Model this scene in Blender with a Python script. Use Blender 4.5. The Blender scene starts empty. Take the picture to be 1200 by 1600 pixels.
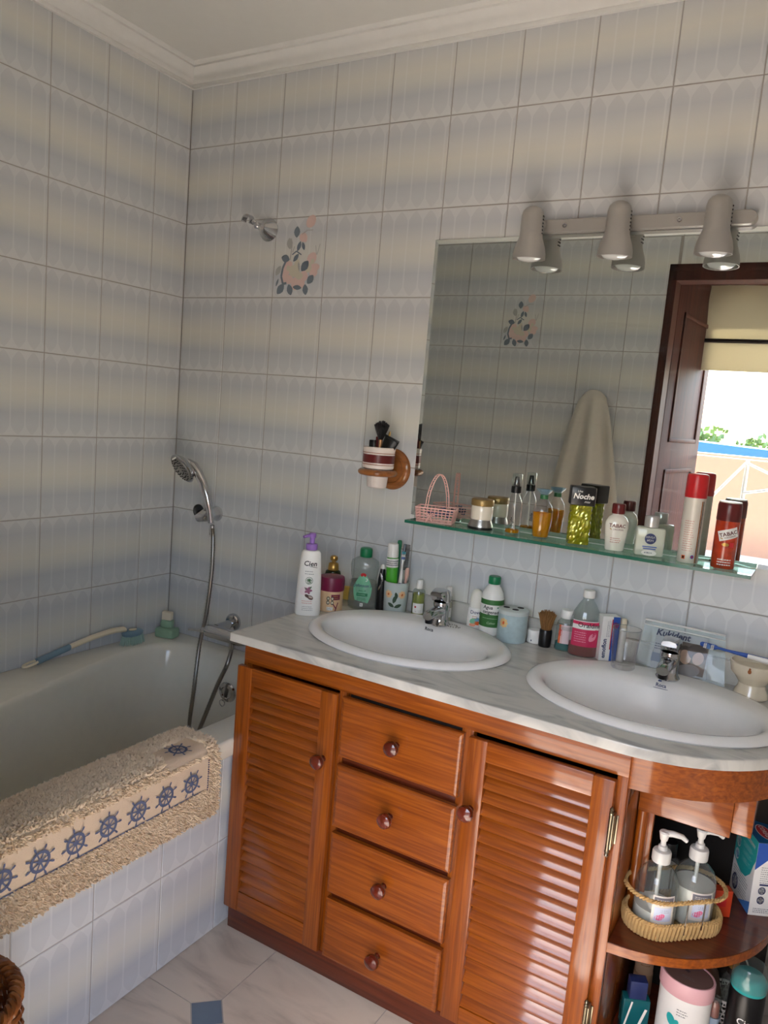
import bpy, bmesh, math, random
from mathutils import Vector, Matrix
random.seed(7)
PI = math.pi
SC = bpy.context.scene
COL = SC.collection
def lin(c):
    return tuple(((v/255)/12.92 if v/255 <= .04045 else ((v/255+.055)/1.055)**2.4) for v in c)

# ---------------------------------------------------------------- camera, world, sun, exposure
cam_d = bpy.data.cameras.new('camera'); cam = bpy.data.objects.new('camera', cam_d); COL.objects.link(cam)
cam_d.sensor_fit = 'HORIZONTAL'; cam_d.sensor_width = 36; cam_d.lens = 36*1212.655/1200
cam_d.shift_x = 9.369/1200; cam_d.shift_y = 9.273/1200
cam_d.clip_start = .02; cam_d.clip_end = 200
RV = Vector((.85477, .51230, .08312)); FV = Vector((-.49945, .85559, -.13636))
RV.normalize(); FV = (FV-RV*FV.dot(RV)).normalized(); UV = RV.cross(FV)
CAMP = Vector((2.0767, -2.0605, 1.4115))
cam.matrix_world = Matrix(((RV.x, UV.x, -FV.x, CAMP.x), (RV.y, UV.y, -FV.y, CAMP.y), (RV.z, UV.z, -FV.z, CAMP.z), (0, 0, 0, 1)))
SC.camera = cam

w = bpy.data.worlds.new('world'); SC.world = w; w.use_nodes = True
nt = w.node_tree; bg = nt.nodes['Background']
sky = nt.nodes.new('ShaderNodeTexSky'); sky.sky_type = 'NISHITA'; sky.sun_disc = False
sky.sun_elevation = math.radians(52); sky.sun_rotation = math.radians(180); sky.dust_density = 2.0
nt.links.new(sky.outputs[0], bg.inputs[0]); bg.inputs[1].default_value = .45
sd = bpy.data.lights.new('sun', 'SUN'); sd.energy = 12.0; sd.angle = math.radians(1.2); sd.color = (1, .985, .955)
sun = bpy.data.objects.new('sun', sd); COL.objects.link(sun)
sun.rotation_euler = Vector((.10, 1, -1.30)).to_track_quat('-Z', 'Y').to_euler()
sun.location = (1, -6, 5)
SC.view_settings.view_transform = 'Standard'; SC.view_settings.look = 'None'
SC.view_settings.gamma = 1; SC.view_settings.use_curve_mapping = False
SC.view_settings.exposure = 1.58

# ---------------------------------------------------------------- materials
def new_mat(name):
    m = bpy.data.materials.new(name); m.use_nodes = True
    return m, m.node_tree, m.node_tree.nodes['Principled BSDF']
def mat(name, c, rough=.45, metal=0., noise=0., nscale=30., coat=0., bump=0., bscale=200., sub=0.):
    m, t, p = new_mat(name); col = lin(c)
    p.inputs['Base Color'].default_value = (*col, 1); p.inputs['Roughness'].default_value = rough
    p.inputs['Metallic'].default_value = metal; p.inputs['Coat Weight'].default_value = coat
    p.inputs['Coat Roughness'].default_value = .08
    if sub: p.inputs['Subsurface Weight'].default_value = sub; p.inputs['Subsurface Radius'].default_value = (.01, .01, .01)
    tc = t.nodes.new('ShaderNodeTexCoord')
    n = t.nodes.new('ShaderNodeTexNoise'); n.inputs['Scale'].default_value = nscale; n.inputs['Detail'].default_value = 4
    t.links.new(tc.outputs['Object'], n.inputs['Vector'])
    r = t.nodes.new('ShaderNodeMix'); r.data_type = 'RGBA'
    k = noise if noise else .04
    r.inputs[6].default_value = (*[v*(1-k) for v in col], 1); r.inputs[7].default_value = (*[min(1, v*(1+k)) for v in col], 1)
    t.links.new(n.outputs[0], r.inputs[0]); t.links.new(r.outputs[2], p.inputs['Base Color'])
    if bump:
        n2 = t.nodes.new('ShaderNodeTexNoise'); n2.inputs['Scale'].default_value = bscale
        t.links.new(tc.outputs['Object'], n2.inputs['Vector'])
        b = t.nodes.new('ShaderNodeBump'); b.inputs['Strength'].default_value = bump; b.inputs['Distance'].default_value = .002
        t.links.new(n2.outputs[0], b.inputs['Height']); t.links.new(b.outputs[0], p.inputs['Normal'])
    return m
def wood(name, dark, mid, light, sc, rough=.5, coat=.8):
    m, t, p = new_mat(name)
    tc = t.nodes.new('ShaderNodeTexCoord'); mp = t.nodes.new('ShaderNodeMapping')
    oi = t.nodes.new('ShaderNodeObjectInfo'); ad = t.nodes.new('ShaderNodeVectorMath')
    mu = t.nodes.new('ShaderNodeMath'); mu.operation = 'MULTIPLY'; mu.inputs[1].default_value = 3.7
    t.links.new(oi.outputs['Random'], mu.inputs[0])
    t.links.new(tc.outputs['Object'], ad.inputs[0]); t.links.new(mu.outputs[0], ad.inputs[1])
    t.links.new(ad.outputs[0], mp.inputs[0]); mp.inputs['Scale'].default_value = sc
    n = t.nodes.new('ShaderNodeTexNoise'); n.inputs['Scale'].default_value = 1; n.inputs['Detail'].default_value = 6; n.inputs['Distortion'].default_value = .6
    t.links.new(mp.outputs[0], n.inputs['Vector'])
    r = t.nodes.new('ShaderNodeValToRGB'); e = r.color_ramp.elements
    e[0].position = .3; e[0].color = (*lin(dark), 1); e[1].position = .72; e[1].color = (*lin(light), 1)
    x = e.new(.5); x.color = (*lin(mid), 1)
    t.links.new(n.outputs[0], r.inputs[0]); t.links.new(r.outputs[0], p.inputs['Base Color'])
    p.inputs['Roughness'].default_value = rough; p.inputs['Coat Weight'].default_value = coat; p.inputs['Coat Roughness'].default_value = .11; p.inputs['Specular IOR Level'].default_value = .2
    return m
def glass(name, c=(245, 250, 248), strength=1.0, haze=0.):
    m = bpy.data.materials.new(name); m.use_nodes = True; t = m.node_tree; t.nodes.clear()
    o = t.nodes.new('ShaderNodeOutputMaterial'); tr = t.nodes.new('ShaderNodeBsdfTransparent'); gl = t.nodes.new('ShaderNodeBsdfGlossy')
    tr.inputs[0].default_value = (*lin(c), 1); gl.inputs['Roughness'].default_value = .03
    lw = t.nodes.new('ShaderNodeLayerWeight'); lw.inputs[0].default_value = .5
    pw = t.nodes.new('ShaderNodeMath'); pw.operation = 'POWER'; pw.inputs[1].default_value = 3.5
    ma = t.nodes.new('ShaderNodeMath'); ma.operation = 'MULTIPLY_ADD'; ma.inputs[1].default_value = .75*strength; ma.inputs[2].default_value = .05*strength
    mx = t.nodes.new('ShaderNodeMixShader')
    t.links.new(lw.outputs['Facing'], pw.inputs[0]); t.links.new(pw.outputs[0], ma.inputs[0]); t.links.new(ma.outputs[0], mx.inputs[0])
    src = tr.outputs[0]
    if haze:
        d = t.nodes.new('ShaderNodeBsdfDiffuse'); d.inputs[0].default_value = (*lin(c), 1)
        m2 = t.nodes.new('ShaderNodeMixShader'); m2.inputs[0].default_value = haze
        t.links.new(tr.outputs[0], m2.inputs[1]); t.links.new(d.outputs[0], m2.inputs[2]); src = m2.outputs[0]
    t.links.new(src, mx.inputs[1]); t.links.new(gl.outputs[0], mx.inputs[2]); t.links.new(mx.outputs[0], o.inputs[0])
    return m

def tile_mat(name):
    m, t, p = new_mat(name); N = t.nodes.new; L = t.links.new
    tc = N('ShaderNodeTexCoord'); sp = N('ShaderNodeSeparateXYZ'); L(tc.outputs['Object'], sp.inputs[0])
    def math_(op, a, b=None, c=None):
        n = N('ShaderNodeMath'); n.operation = op
        for i, v in enumerate((a, b, c)):
            if v is None: continue
            if isinstance(v, (int, float)): n.inputs[i].default_value = v
            else: L(v, n.inputs[i])
        return n.outputs[0]
    X, Z = sp.outputs[0], sp.outputs[2]
    fu = math_('FRACT', math_('DIVIDE', math_('ADD', X, .004), .048))
    tt = math_('MULTIPLY', math_('ABSOLUTE', math_('SUBTRACT', fu, .5)), 2.0)      # 0 centre .. 1 edge of a picket
    end = math_('MINIMUM', Z, math_('SUBTRACT', .25, Z))
    lim = math_('ADD', math_('MULTIPLY', math_('POWER', tt, 1.5), .03), .004)
    inside = math_('MULTIPLY', math_('SUBTRACT', end, lim), 900.); inside.node.use_clamp = True
    line = math_('MULTIPLY', math_('SUBTRACT', .93, tt), 22.); line.node.use_clamp = True
    mask = math_('MULTIPLY', inside, line)
    # soft horizontal bands: blue-grey near top and bottom, cream in the middle
    wn = N('ShaderNodeTexNoise'); wn.inputs['Scale'].default_value = 1; wn.inputs['Detail'].default_value = 3
    mp = N('ShaderNodeMapping'); mp.inputs['Scale'].default_value = (2.5, 1, 26); L(tc.outputs['Object'], mp.inputs[0]); L(mp.outputs[0], wn.inputs[0])
    zz = math_('ADD', math_('DIVIDE', Z, .25), math_('MULTIPLY', math_('SUBTRACT', wn.outputs[0], .5), .06))
    r = N('ShaderNodeValToRGB'); e = r.color_ramp.elements
    stops = [(0., (212, 213, 213)), (.14, (207, 210, 213)), (.27, (197, 201, 206)), (.42, (217, 217, 211)), (.54, (223, 221, 212)), (.68, (215, 215, 212)), (.82, (201, 204, 208)), (1., (211, 212, 213))]
    e[0].position = 0; e[0].color = (*lin(stops[0][1]), 1); e[1].position = 1; e[1].color = (*lin(stops[-1][1]), 1)
    for ps, c in stops[1:-1]:
        x = e.new(ps); x.color = (*lin(c), 1)
    L(zz, r.inputs[0])
    light = N('ShaderNodeMix'); light.data_type = 'RGBA'; light.inputs[0].default_value = .25
    L(r.outputs[0], light.inputs[6]); light.inputs[7].default_value = (*lin((240, 241, 240)), 1)
    mx = N('ShaderNodeMix'); mx.data_type = 'RGBA'
    L(mask, mx.inputs[0]); L(light.outputs[2], mx.inputs[6]); L(r.outputs[0], mx.inputs[7])
    L(mx.outputs[2], p.inputs['Base Color']); p.inputs['Roughness'].default_value = .22
    p.inputs['Coat Weight'].default_value = .2; p.inputs['Coat Roughness'].default_value = .1
    return m
def marble(name, base, vein, scale=6., rough=.25):
    m, t, p = new_mat(name); N = t.nodes.new; L = t.links.new
    tc = N('ShaderNodeTexCoord'); oi = N('ShaderNodeObjectInfo'); ad = N('ShaderNodeVectorMath'); L(tc.outputs['Object'], ad.inputs[0])
    mu = N('ShaderNodeMath'); mu.operation = 'MULTIPLY'; mu.inputs[1].default_value = 9.; L(oi.outputs['Random'], mu.inputs[0]); L(mu.outputs[0], ad.inputs[1])
    mp = N('ShaderNodeMapping'); mp.inputs['Rotation'].default_value = (0, 0, .5); mp.inputs['Scale'].default_value = (1, 3.2, 1); L(ad.outputs[0], mp.inputs[0])
    n = N('ShaderNodeTexNoise'); n.inputs['Scale'].default_value = scale; n.inputs['Detail'].default_value = 9; n.inputs['Distortion'].default_value = 1.2; L(mp.outputs[0], n.inputs[0])
    r = N('ShaderNodeValToRGB'); e = r.color_ramp.elements
    e[0].position = .30; e[0].color = (*lin(vein), 1); e[1].position = .8; e[1].color = (*lin(base), 1)
    x = e.new(.44); x.color = (*lin(tuple((a*3+b)/4 for a, b in zip(base, vein))), 1)
    x = e.new(.55); x.color = (*lin(base), 1)
    L(n.outputs[0], r.inputs[0]); L(r.outputs[0], p.inputs['Base Color']); p.inputs['Roughness'].default_value = rough
    return m

M = {}
M['tile'] = tile_mat('glazed_wall_tile')
M['grout'] = mat('grout', (168, 163, 157), .9)
M['plaster'] = mat('ceiling_paint', (232, 231, 226), .9, noise=.02)
M['crown'] = mat('crown_paint', (238, 237, 233), .7)
M['floor'] = marble('floor_tile_marble', (207, 195, 180), (176, 165, 152), 4., .3)
M['inset'] = mat('blue_inset', (104, 122, 140), .3, noise=.06)
M['marble'] = marble('counter_marble', (202, 199, 190), (164, 163, 158), 7., .2)
M['ceramic'] = mat('white_ceramic', (236, 234, 230), .12, coat=.5)
M['bath'] = mat('bath_enamel', (226, 222, 208), .16, coat=.3)
M['chrome'] = mat('chrome', (200, 200, 202), .08, 1.)
M['chromeD'] = mat('hose_steel', (150, 146, 140), .28, 1.)
M['brass'] = mat('aged_brass', (138, 128, 108), .3, 1.)
W_ = ((114, 52, 6), (136, 66, 8), (158, 84, 14))
M['wz'] = wood('pine_vertical', *W_, (150, 150, 5)); M['wx'] = wood('pine_horizontal', *W_, (5, 150, 150))
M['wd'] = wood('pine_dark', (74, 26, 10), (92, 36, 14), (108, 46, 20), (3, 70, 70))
M['knob'] = wood('knob_wood', (70, 20, 10), (92, 30, 14), (110, 40, 20), (20, 20, 20), .12, 1.)
M['oak'] = wood('honey_oak', (122, 70, 28), (150, 90, 40), (170, 106, 52), (4, 60, 60))
M['dwood'] = wood('door_wood', (48, 20, 13), (64, 29, 19), (80, 40, 28), (50, 50, 2.5), .6, 0.)
M['black'] = mat('black_plastic', (14, 14, 16), .3)
M['dark'] = mat('dark_void_shade', (22, 15, 11), .8)  # near-black colour stands in for shade in hollows and gaps
M['white'] = mat('white_plastic', (240, 238, 232), .35)
M['lampbody'] = mat('satin_nickel_paint', (178, 174, 168), .38, .35)
M['mirror'] = None
M['cream'] = mat('cream', (236, 224, 196), .4)
M['pink'] = mat('pink_plastic', (240, 190, 182), .45)
M['gold'] = mat('gold_cap', (190, 150, 80), .28, .8)
M['green'] = mat('green_cap', (10, 120, 74), .35)
M['dgreen'] = mat('dark_green', (40, 90, 40), .4)
M['lgreen'] = mat('label_green', (120, 190, 150), .5)
M['purple'] = mat('purple_pump', (150, 110, 190), .35)
M['burg'] = mat('burgundy_lid', (120, 20, 60), .35)
M['maroon'] = mat('maroon', (96, 26, 26), .3)
M['red'] = mat('red_cap', (196, 34, 40), .3)
M['ltext'] = mat('grey_print', (130, 130, 132), .6)
M['navy'] = mat('navy_print', (34, 48, 96), .5)
M['blue'] = mat('blue_print', (40, 84, 168), .45)
M['teal'] = mat('teal', (40, 166, 166), .35)
M['orange'] = mat('orange_print', (226, 100, 40), .45)
M['yellow'] = mat('yellow_sponge', (226, 190, 90), .9, bump=.5)
M['glass'] = glass('clear_glass', (250, 250, 250), .9); M['clear'] = glass('clear_plastic', (235, 240, 238), 1.1, .06)
M['amber'] = glass('amber_liquid', (232, 170, 30), .5, .45); M['olive'] = glass('olive_liquid', (200, 205, 70), .5, .45)
M['greenglass'] = glass('green_bottle', (70, 84, 40), .6, .35)
M['frost'] = glass('frosted_glass', (226, 230, 214), .6, .7)
M['pinkliq'] = glass('rose_mouthwash', (206, 90, 80), .4, .35); M['tealliq'] = glass('teal_mouthwash', (20, 150, 150), .4, .45)
M['clearliq'] = glass('clear_liquid', (222, 222, 216), .5, .12)
M['shelfglass'] = glass('shelf_glass', (214, 236, 226), .8); M['shelfedge'] = mat('shelf_glass_edge', (34, 104, 84), .15, coat=.5)
M['lotion'] = mat('lotion_white', (236, 232, 224), .4)
M['soapg'] = mat('green_soap', (146, 180, 152), .5, noise=.15, nscale=60, bump=.3); M['soapw'] = mat('cream_soap', (232, 222, 200), .55, noise=.06, bump=.3, bscale=120)
M['brushblue'] = mat('blue_grip', (120, 150, 168), .5); M['bristle'] = mat('pale_green_bristle', (168, 196, 186), .6)
M['fur'] = mat('cream_pile', (228, 205, 174), .9, noise=.12, nscale=80); M['matflat'] = mat('cream_mat_cloth', (214, 192, 166), .9, noise=.05, bump=.4, bscale=500)
M['matblue'] = mat('mat_blue', (88, 96, 124), .9)
M['seagrass'] = mat('seagrass', (196, 160, 104), .8, noise=.3, nscale=120)
M['wicker'] = wood('wicker_cane', (84, 42, 18), (122, 68, 30), (160, 100, 52), (30, 30, 30), .35, .4)
M['hairb'] = mat('badger_hair', (150, 108, 62), .8, noise=.3, nscale=300)
M['cupc'] = mat('painted_cup', (196, 206, 202), .3, noise=.1, nscale=14); M['canis'] = mat('painted_canister', (178, 198, 200), .3, noise=.2, nscale=70)
M['towel'] = mat('beige_towel', (214, 208, 196), .95, noise=.05, nscale=60, bump=.6, bscale=600)
M['terra'] = mat('terracotta_parapet', (190, 146, 124), .85, noise=.05); M['terrfloor'] = mat('terrace_tile', (200, 186, 170), .8, noise=.06)
M['awning'] = mat('awning_canvas', (204, 194, 170), .9, noise=.06, nscale=6)
def add_translucency(m, c, f):
    t = m.node_tree; p = t.nodes['Principled BSDF']; tr = t.nodes.new('ShaderNodeBsdfTranslucent'); tr.inputs[0].default_value = (*lin(c), 1)
    mx = t.nodes.new('ShaderNodeMixShader'); mx.inputs[0].default_value = f; o = t.nodes['Material Output']
    t.links.new(p.outputs[0], mx.inputs[1]); t.links.new(tr.outputs[0], mx.inputs[2]); t.links.new(mx.outputs[0], o.inputs[0])
add_translucency(M['awning'], (204, 194, 170), .35)
M['foliage'] = mat('foliage', (150, 166, 110), .9, noise=.25, nscale=3); M['bluetarp'] = mat('blue_tarp', (60, 140, 200), .5)  # foliage paled, distance haze and overexposure are put into its colour
M['flpink'] = mat('print_pink', (222, 194, 186), .3); M['flcream'] = mat('print_cream', (208, 202, 182), .3); M['flleaf'] = mat('print_leaf', (114, 126, 136), .3); M['flgrey'] = mat('print_grey', (172, 172, 168), .3)
M['bulb'] = mat('bulb_glass', (232, 234, 232), .12, coat=1.)
M['brownred'] = mat('brown_red_can', (178, 54, 20), .25, noise=.75, nscale=45, coat=.5)

def mirror_mat():
    m, t, p = new_mat('silvered_mirror'); N = t.nodes.new; L = t.links.new
    p.inputs['Metallic'].default_value = 1; p.inputs['Base Color'].default_value = (.84, .885, .855, 1); p.inputs['Roughness'].default_value = 0
    d = N('ShaderNodeBsdfDiffuse'); d.inputs[0].default_value = (.8, .8, .8, 1)
    tc = N('ShaderNodeTexCoord'); mp = N('ShaderNodeMapping'); mp.inputs['Rotation'].default_value = (0, .9, 0); mp.inputs['Scale'].default_value = (7, 1, 60); L(tc.outputs['Object'], mp.inputs[0])
    n = N('ShaderNodeTexNoise'); n.inputs['Scale'].default_value = 1; n.inputs['Detail'].default_value = 5; L(mp.outputs[0], n.inputs[0])
    r = N('ShaderNodeMapRange'); r.inputs[1].default_value = .58; r.inputs[2].default_value = .8; r.inputs[3].default_value = .008; r.inputs[4].default_value = .10; L(n.outputs[0], r.inputs[0])
    mx = N('ShaderNodeMixShader'); L(r.outputs[0], mx.inputs[0]); L(p.outputs[0], mx.inputs[1]); L(d.outputs[0], mx.inputs[2])
    L(mx.outputs[0], t.nodes['Material Output'].inputs[0]); return m
M['mirror'] = mirror_mat()

# ---------------------------------------------------------------- mesh helpers
class MB:
    def __init__(s): s.v = []; s.f = []; s.m = []
    def add(s, vs, fs, mi=0):
        o = len(s.v); s.v += [tuple(v) for v in vs]; s.f += [tuple(i+o for i in f) for f in fs]; s.m += [mi]*len(fs); return s
    def box(s, x0, x1, y0, y1, z0, z1, mi=0, rot=None, c=(0, 0, 0)):
        vs = [Vector((x, y, z)) for z in (z0, z1) for y in (y0, y1) for x in (x0, x1)]
        if rot is not None: vs = [rot @ v for v in vs]
        vs = [v+Vector(c) for v in vs]
        return s.add(vs, [(0, 2, 3, 1), (4, 5, 7, 6), (0, 1, 5, 4), (2, 6, 7, 3), (0, 4, 6, 2), (1, 3, 7, 5)], mi)
    def bbox(s, x0, x1, y0, y1, z0, z1, b=.002, mi=0, rot=None, c=(0, 0, 0)):
        """box with chamfered edges"""
        bm = bmesh.new(); q = MB().box(x0, x1, y0, y1, z0, z1)
        vs = [bm.verts.new(v) for v in q.v]
        for f in q.f: bm.faces.new([vs[i] for i in f])
        bmesh.ops.bevel(bm, geom=list(bm.edges), offset=b, segments=2, profile=.5, affect='EDGES')
        bm.verts.index_update()
        out = [v.co.copy() for v in bm.verts]
        if rot is not None: out = [rot @ v for v in out]
        out = [v+Vector(c) for v in out]
        s.add(out, [[v.index for v in f.verts] for f in bm.faces], mi); bm.free(); return s
    def lathe(s, prof, seg=32, c=(0, 0, 0), mi=0, sx=1, sy=1, rot=None, cap0=True, cap1=True):
        vs = []; fs = []; n = len(prof)
        for r, z in prof:
            for k in range(seg):
                a = 2*PI*k/seg; vs.append(Vector((r*sx*math.cos(a), r*sy*math.sin(a), z)))
        for i in range(n-1):
            for k in range(seg):
                a, b = i*seg+k, i*seg+(k+1) % seg; fs.append((a, b, b+seg, a+seg))
        if cap0: fs.append(tuple(reversed(range(seg))))
        if cap1: fs.append(tuple((n-1)*seg+k for k in range(seg)))
        if rot is not None: vs = [rot @ v for v in vs]
        return s.add([v+Vector(c) for v in vs], fs, mi)
    def tube(s, pts, r, seg=8, mi=0, closed=False, cap=True):
        pts = [Vector(p) for p in pts]; n = len(pts)
        rs = r if isinstance(r, (list, tuple)) else [r]*n
        vs = []; fs = []; up = None
        for i, p in enumerate(pts):
            if closed: d = pts[(i+1) % n]-pts[i-1]
            else: d = pts[min(i+1, n-1)]-pts[max(i-1, 0)]
            d = d.normalized() if d.length > 1e-9 else Vector((0, 0, 1))
            if up is None: up = Vector((0, 0, 1)) if abs(d.z) < .9 else Vector((1, 0, 0))
            x = d.cross(up)
            if x.length < 1e-6: x = d.orthogonal()
            x.normalize(); y = x.cross(d).normalized(); up = y
            for k in range(seg):
                a = 2*PI*k/seg; vs.append(p+(x*math.cos(a)+y*math.sin(a))*rs[i])
        for i in range(n if closed else n-1):
            j = (i+1) % n
            for k in range(seg):
                a, b = i*seg+k, i*seg+(k+1) % seg; a2, b2 = j*seg+k, j*seg+(k+1) % seg; fs.append((a, b, b2, a2))
        if not closed and cap:
            fs.append(tuple(reversed(range(seg)))); fs.append(tuple((n-1)*seg+k for k in range(seg)))
        return s.add(vs, fs, mi)
    def loft(s, loops, mi=0, cap0=False, cap1=False, close=True):
        n = len(loops[0]); vs = [v for l in loops for v in l]; fs = []
        for i in range(len(loops)-1):
            for k in range(n if close else n-1):
                a, b = i*n+k, i*n+(k+1) % n; fs.append((a, b, b+n, a+n))
        if cap0: fs.append(tuple(reversed(range(n))))
        if cap1: fs.append(tuple((len(loops)-1)*n+k for k in range(n)))
        return s.add(vs, fs, mi)
    def prism(s, poly, z0, z1, mi=0):
        n = len(poly)
        return s.loft([[(x, y, z0) for x, y in poly], [(x, y, z1) for x, y in poly]], mi, True, True)
    def mesh(s, name, mats, smooth=40):
        me = bpy.data.meshes.new(name); me.from_pydata(s.v, [], s.f)
        for m in (mats if isinstance(mats, (list, tuple)) else [mats]): me.materials.append(m)
        if any(s.m): me.polygons.foreach_set('material_index', s.m)
        bm = bmesh.new(); bm.from_mesh(me); bmesh.ops.recalc_face_normals(bm, faces=bm.faces); bm.to_mesh(me); bm.free()
        if smooth: me.shade_smooth(); me.set_sharp_from_angle(angle=math.radians(smooth))
        me.update(); return me
    def build(s, name, mats, parent=None, smooth=40, label=None, world=False, stuff=False):
        if world and parent is not None:
            o = WLOC[parent.name]; s.v = [(x-o[0], y-o[1], z-o[2]) for x, y, z in s.v]
        ob = bpy.data.objects.new(name, s.mesh(name, mats, smooth)); COL.objects.link(ob)
        if parent is not None: ob.parent = parent
        if label: ob['label'] = label
        if stuff: ob['kind'] = 'stuff'
        return ob
WLOC = {}
def thing(name, label, cat, loc=(0, 0, 0), rz=0, group=None, kind=None):
    o = bpy.data.objects.new(name, None); COL.objects.link(o); o.location = loc; o.rotation_euler = (0, 0, rz)
    o.empty_display_size = .03
    if kind: o['kind'] = kind
    if label: o['label'] = label
    if cat: o['category'] = cat
    if group: o['group'] = group
    WLOC[o.name] = loc; return o
def tag(o, label, cat, group=None):
    o['label'] = label; o['category'] = cat
    if group: o['group'] = group
    return o
def struct(o): o['kind'] = 'structure'; return o
def copy_part(o, parent, loc=None):
    c = o.copy(); COL.objects.link(c); c.parent = parent
    if loc is not None: c.location = loc
    return c
def dup(root, loc, rz, label):
    r = root.copy(); COL.objects.link(r); r.location = loc; r.rotation_euler = (0, 0, rz); r['label'] = label; WLOC[r.name] = loc
    for ch in list(root.children):
        c = copy_part(ch, r)
        for g in list(ch.children): copy_part(g, c)
    return r

# lettering and flat print ------------------------------------------------------------
_fc = {}
def text_geo(s, size, bold=0., shear=0., wid=1.):
    key = (s, bold, shear)
    if key not in _fc:
        cu = bpy.data.curves.new('t', 'FONT'); cu.body = s; cu.size = 1; cu.align_x = 'CENTER'; cu.align_y = 'CENTER'; cu.resolution_u = 2
        cu.offset = bold; cu.shear = shear
        ob = bpy.data.objects.new('t', cu); COL.objects.link(ob)
        dg = bpy.context.evaluated_depsgraph_get()
        me = bpy.data.meshes.new_from_object(ob.evaluated_get(dg))
        _fc[key] = ([tuple(v.co[:2]) for v in me.vertices], [tuple(p.vertices) for p in me.polygons])
        bpy.data.objects.remove(ob); bpy.data.curves.remove(cu); bpy.data.meshes.remove(me)
    vs, fs = _fc[key]
    return [(x*size*wid, y*size) for x, y in vs], fs
def ell_geo(rx, ry, cx=0, cy=0, rot=0, n=20, point=0.):
    vs = [(cx, cy)]; fs = []
    for ring in (.5, 1.):
        for k in range(n):
            a = 2*PI*k/n; q = abs(math.cos(a))**2
            x = rx*ring*math.cos(a); y = ry*ring*math.sin(a)*(1-point*q)
            vs.append((cx+x*math.cos(rot)-y*math.sin(rot), cy+x*math.sin(rot)+y*math.cos(rot)))
    for k in range(n):
        fs.append((0, 1+k, 1+(k+1) % n)); fs.append((1+k, 1+n+k, 1+n+(k+1) % n, 1+(k+1) % n))
    return vs, fs
def rect_geo(w, h, cx=0, cy=0, nx=8, rot=0):
    vs = []; fs = []
    for j in (0, 1):
        for i in range(nx+1):
            x, y = (i/nx-.5)*w, (j-.5)*h; vs.append((cx+x*math.cos(rot)-y*math.sin(rot), cy+x*math.sin(rot)+y*math.cos(rot)))
    for i in range(nx): fs.append((i, i+1, i+nx+2, i+nx+1))
    return vs, fs
def lines_geo(w, n, dy, th=.0012, cx=0, cy=0, seed=1):
    """rows of tiny unreadable print"""
    rr = random.Random(seed); V = []; F = []
    for k in range(n):
        x = -w/2; y = cy-k*dy
        lim = w/2*rr.uniform(.6, 1)
        while x < lim:
            l = rr.uniform(.0015, .005); l = min(l, lim-x)
            vs, fs = rect_geo(l, th, cx+x+l/2, y, 1); o = len(V); V += vs; F += [tuple(i+o for i in f) for f in fs]; x += l+.0012
    return V, F
def shift(geo, dx, dy): return [(x+dx, y+dy) for x, y in geo[0]], geo[1]
def cylmap(r, ang, z0, eps=.0006, sx=1., sy=1.):
    rf = r if callable(r) else (lambda z: r)
    def f(x, y):
        z = z0+y; rr = rf(z); a = ang+x/(rr*max(sx, .001) if abs(math.cos(ang)) < .7 else rr*sy)
        k = rr+eps/min(sx, sy)
        return (k*sx*math.cos(a), k*sy*math.sin(a), z)
    return f
def planemap(o, u, v, eps=.0006):
    o, u, v = Vector(o), Vector(u).normalized(), Vector(v).normalized(); n = u.cross(v).normalized()
    return lambda x, y: tuple(o+u*x+v*y+n*eps)
def decal(parent, name, geos, mats, mp, smooth=0):
    """geos: list of (geo, material index); later ones lie a hair prouder"""
    q = MB()
    for k, (g, mi) in enumerate(geos):
        q.add([mp(x, y) if k == 0 else tuple(Vector(mp(x, y))) for x, y in g[0]], g[1], mi)
    return q.build(name, mats, parent, smooth=smooth)
def face_cam(loc): return math.atan2(CAMP.y-loc[1], CAMP.x-loc[0])+PI/2   # rz that turns a -y face to the viewer's side of the room

# ---------------------------------------------------------------- room shell
YB = -1.6; XR = 2.5; ZC = 2.51
def slab(name, *b): return struct(MB().box(*b).build(name, M['grout'], smooth=0))
TILE = {}
def tile_mesh(wd, ht, z0=0.):
    """slab with chamfered glazed edges, origin at the lower left corner of the full tile; face on y=0"""
    key = (round(wd, 3), round(ht, 3), round(z0, 3))
    if key not in TILE:
        g, b = .0013, .0012; q = MB()
        x0, x1, za, zb = g, wd-g, z0+g, z0+ht-g
        ring = lambda d, y: [(x0+d, y, za+d), (x1-d, y, za+d), (x1-d, y, zb-d), (x0+d, y, zb-d)]
        q.loft([ring(0, .006), ring(0, .0012), ring(b, 0)], 0, True, True)
        TILE[key] = q.mesh('tile', M['tile'], smooth=0)
    return TILE[key]
def put_tile(me, parent, loc, rz=0):
    o = bpy.data.objects.new('tile', me); COL.objects.link(o); o.parent = parent; o.location = loc; o.rotation_euler = (0, 0, rz); return o
fl = slab('floor', 0, XR, -1.7, .1, -.1, -.0015)
wb = slab('wall_back', -.1, XR, .0016, .1, 0, 2.6)
wl = slab('wall_left', -.1, -.0016, -1.7, 0, 0, 2.6)
wr = slab('wall_right', XR+.0016, XR+.1, -1.7, .1, 0, 2.6)
DX0, DX1, DZ = 1.350, 2.13, 2.085
q = MB().box(-.1, DX0, -1.7, YB-.0016, 0, 2.6).box(DX1, XR+.1, -1.7, YB-.0016, 0, 2.6).box(DX0, DX1, -1.7, YB-.0016, DZ, 2.6)
wf = struct(q.build('wall_front', M['grout'], smooth=0))
ce = struct(MB().box(-.1, XR+.1, -1.7, .1, ZC, ZC+.1).build('ceiling', M['plaster'], smooth=0))
FLOWER = []
for i in range(13):
    for n in range(10):
        x = .2*i
        if x > .95 and n < 3: continue
        if x > 2.35: wd = .1
        else: wd = .2
        o = put_tile(tile_mesh(wd, .25), wb, (x, 0, .25*n))
        if i == 2 and n == 7: FLOWER.append((o, 1))
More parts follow.
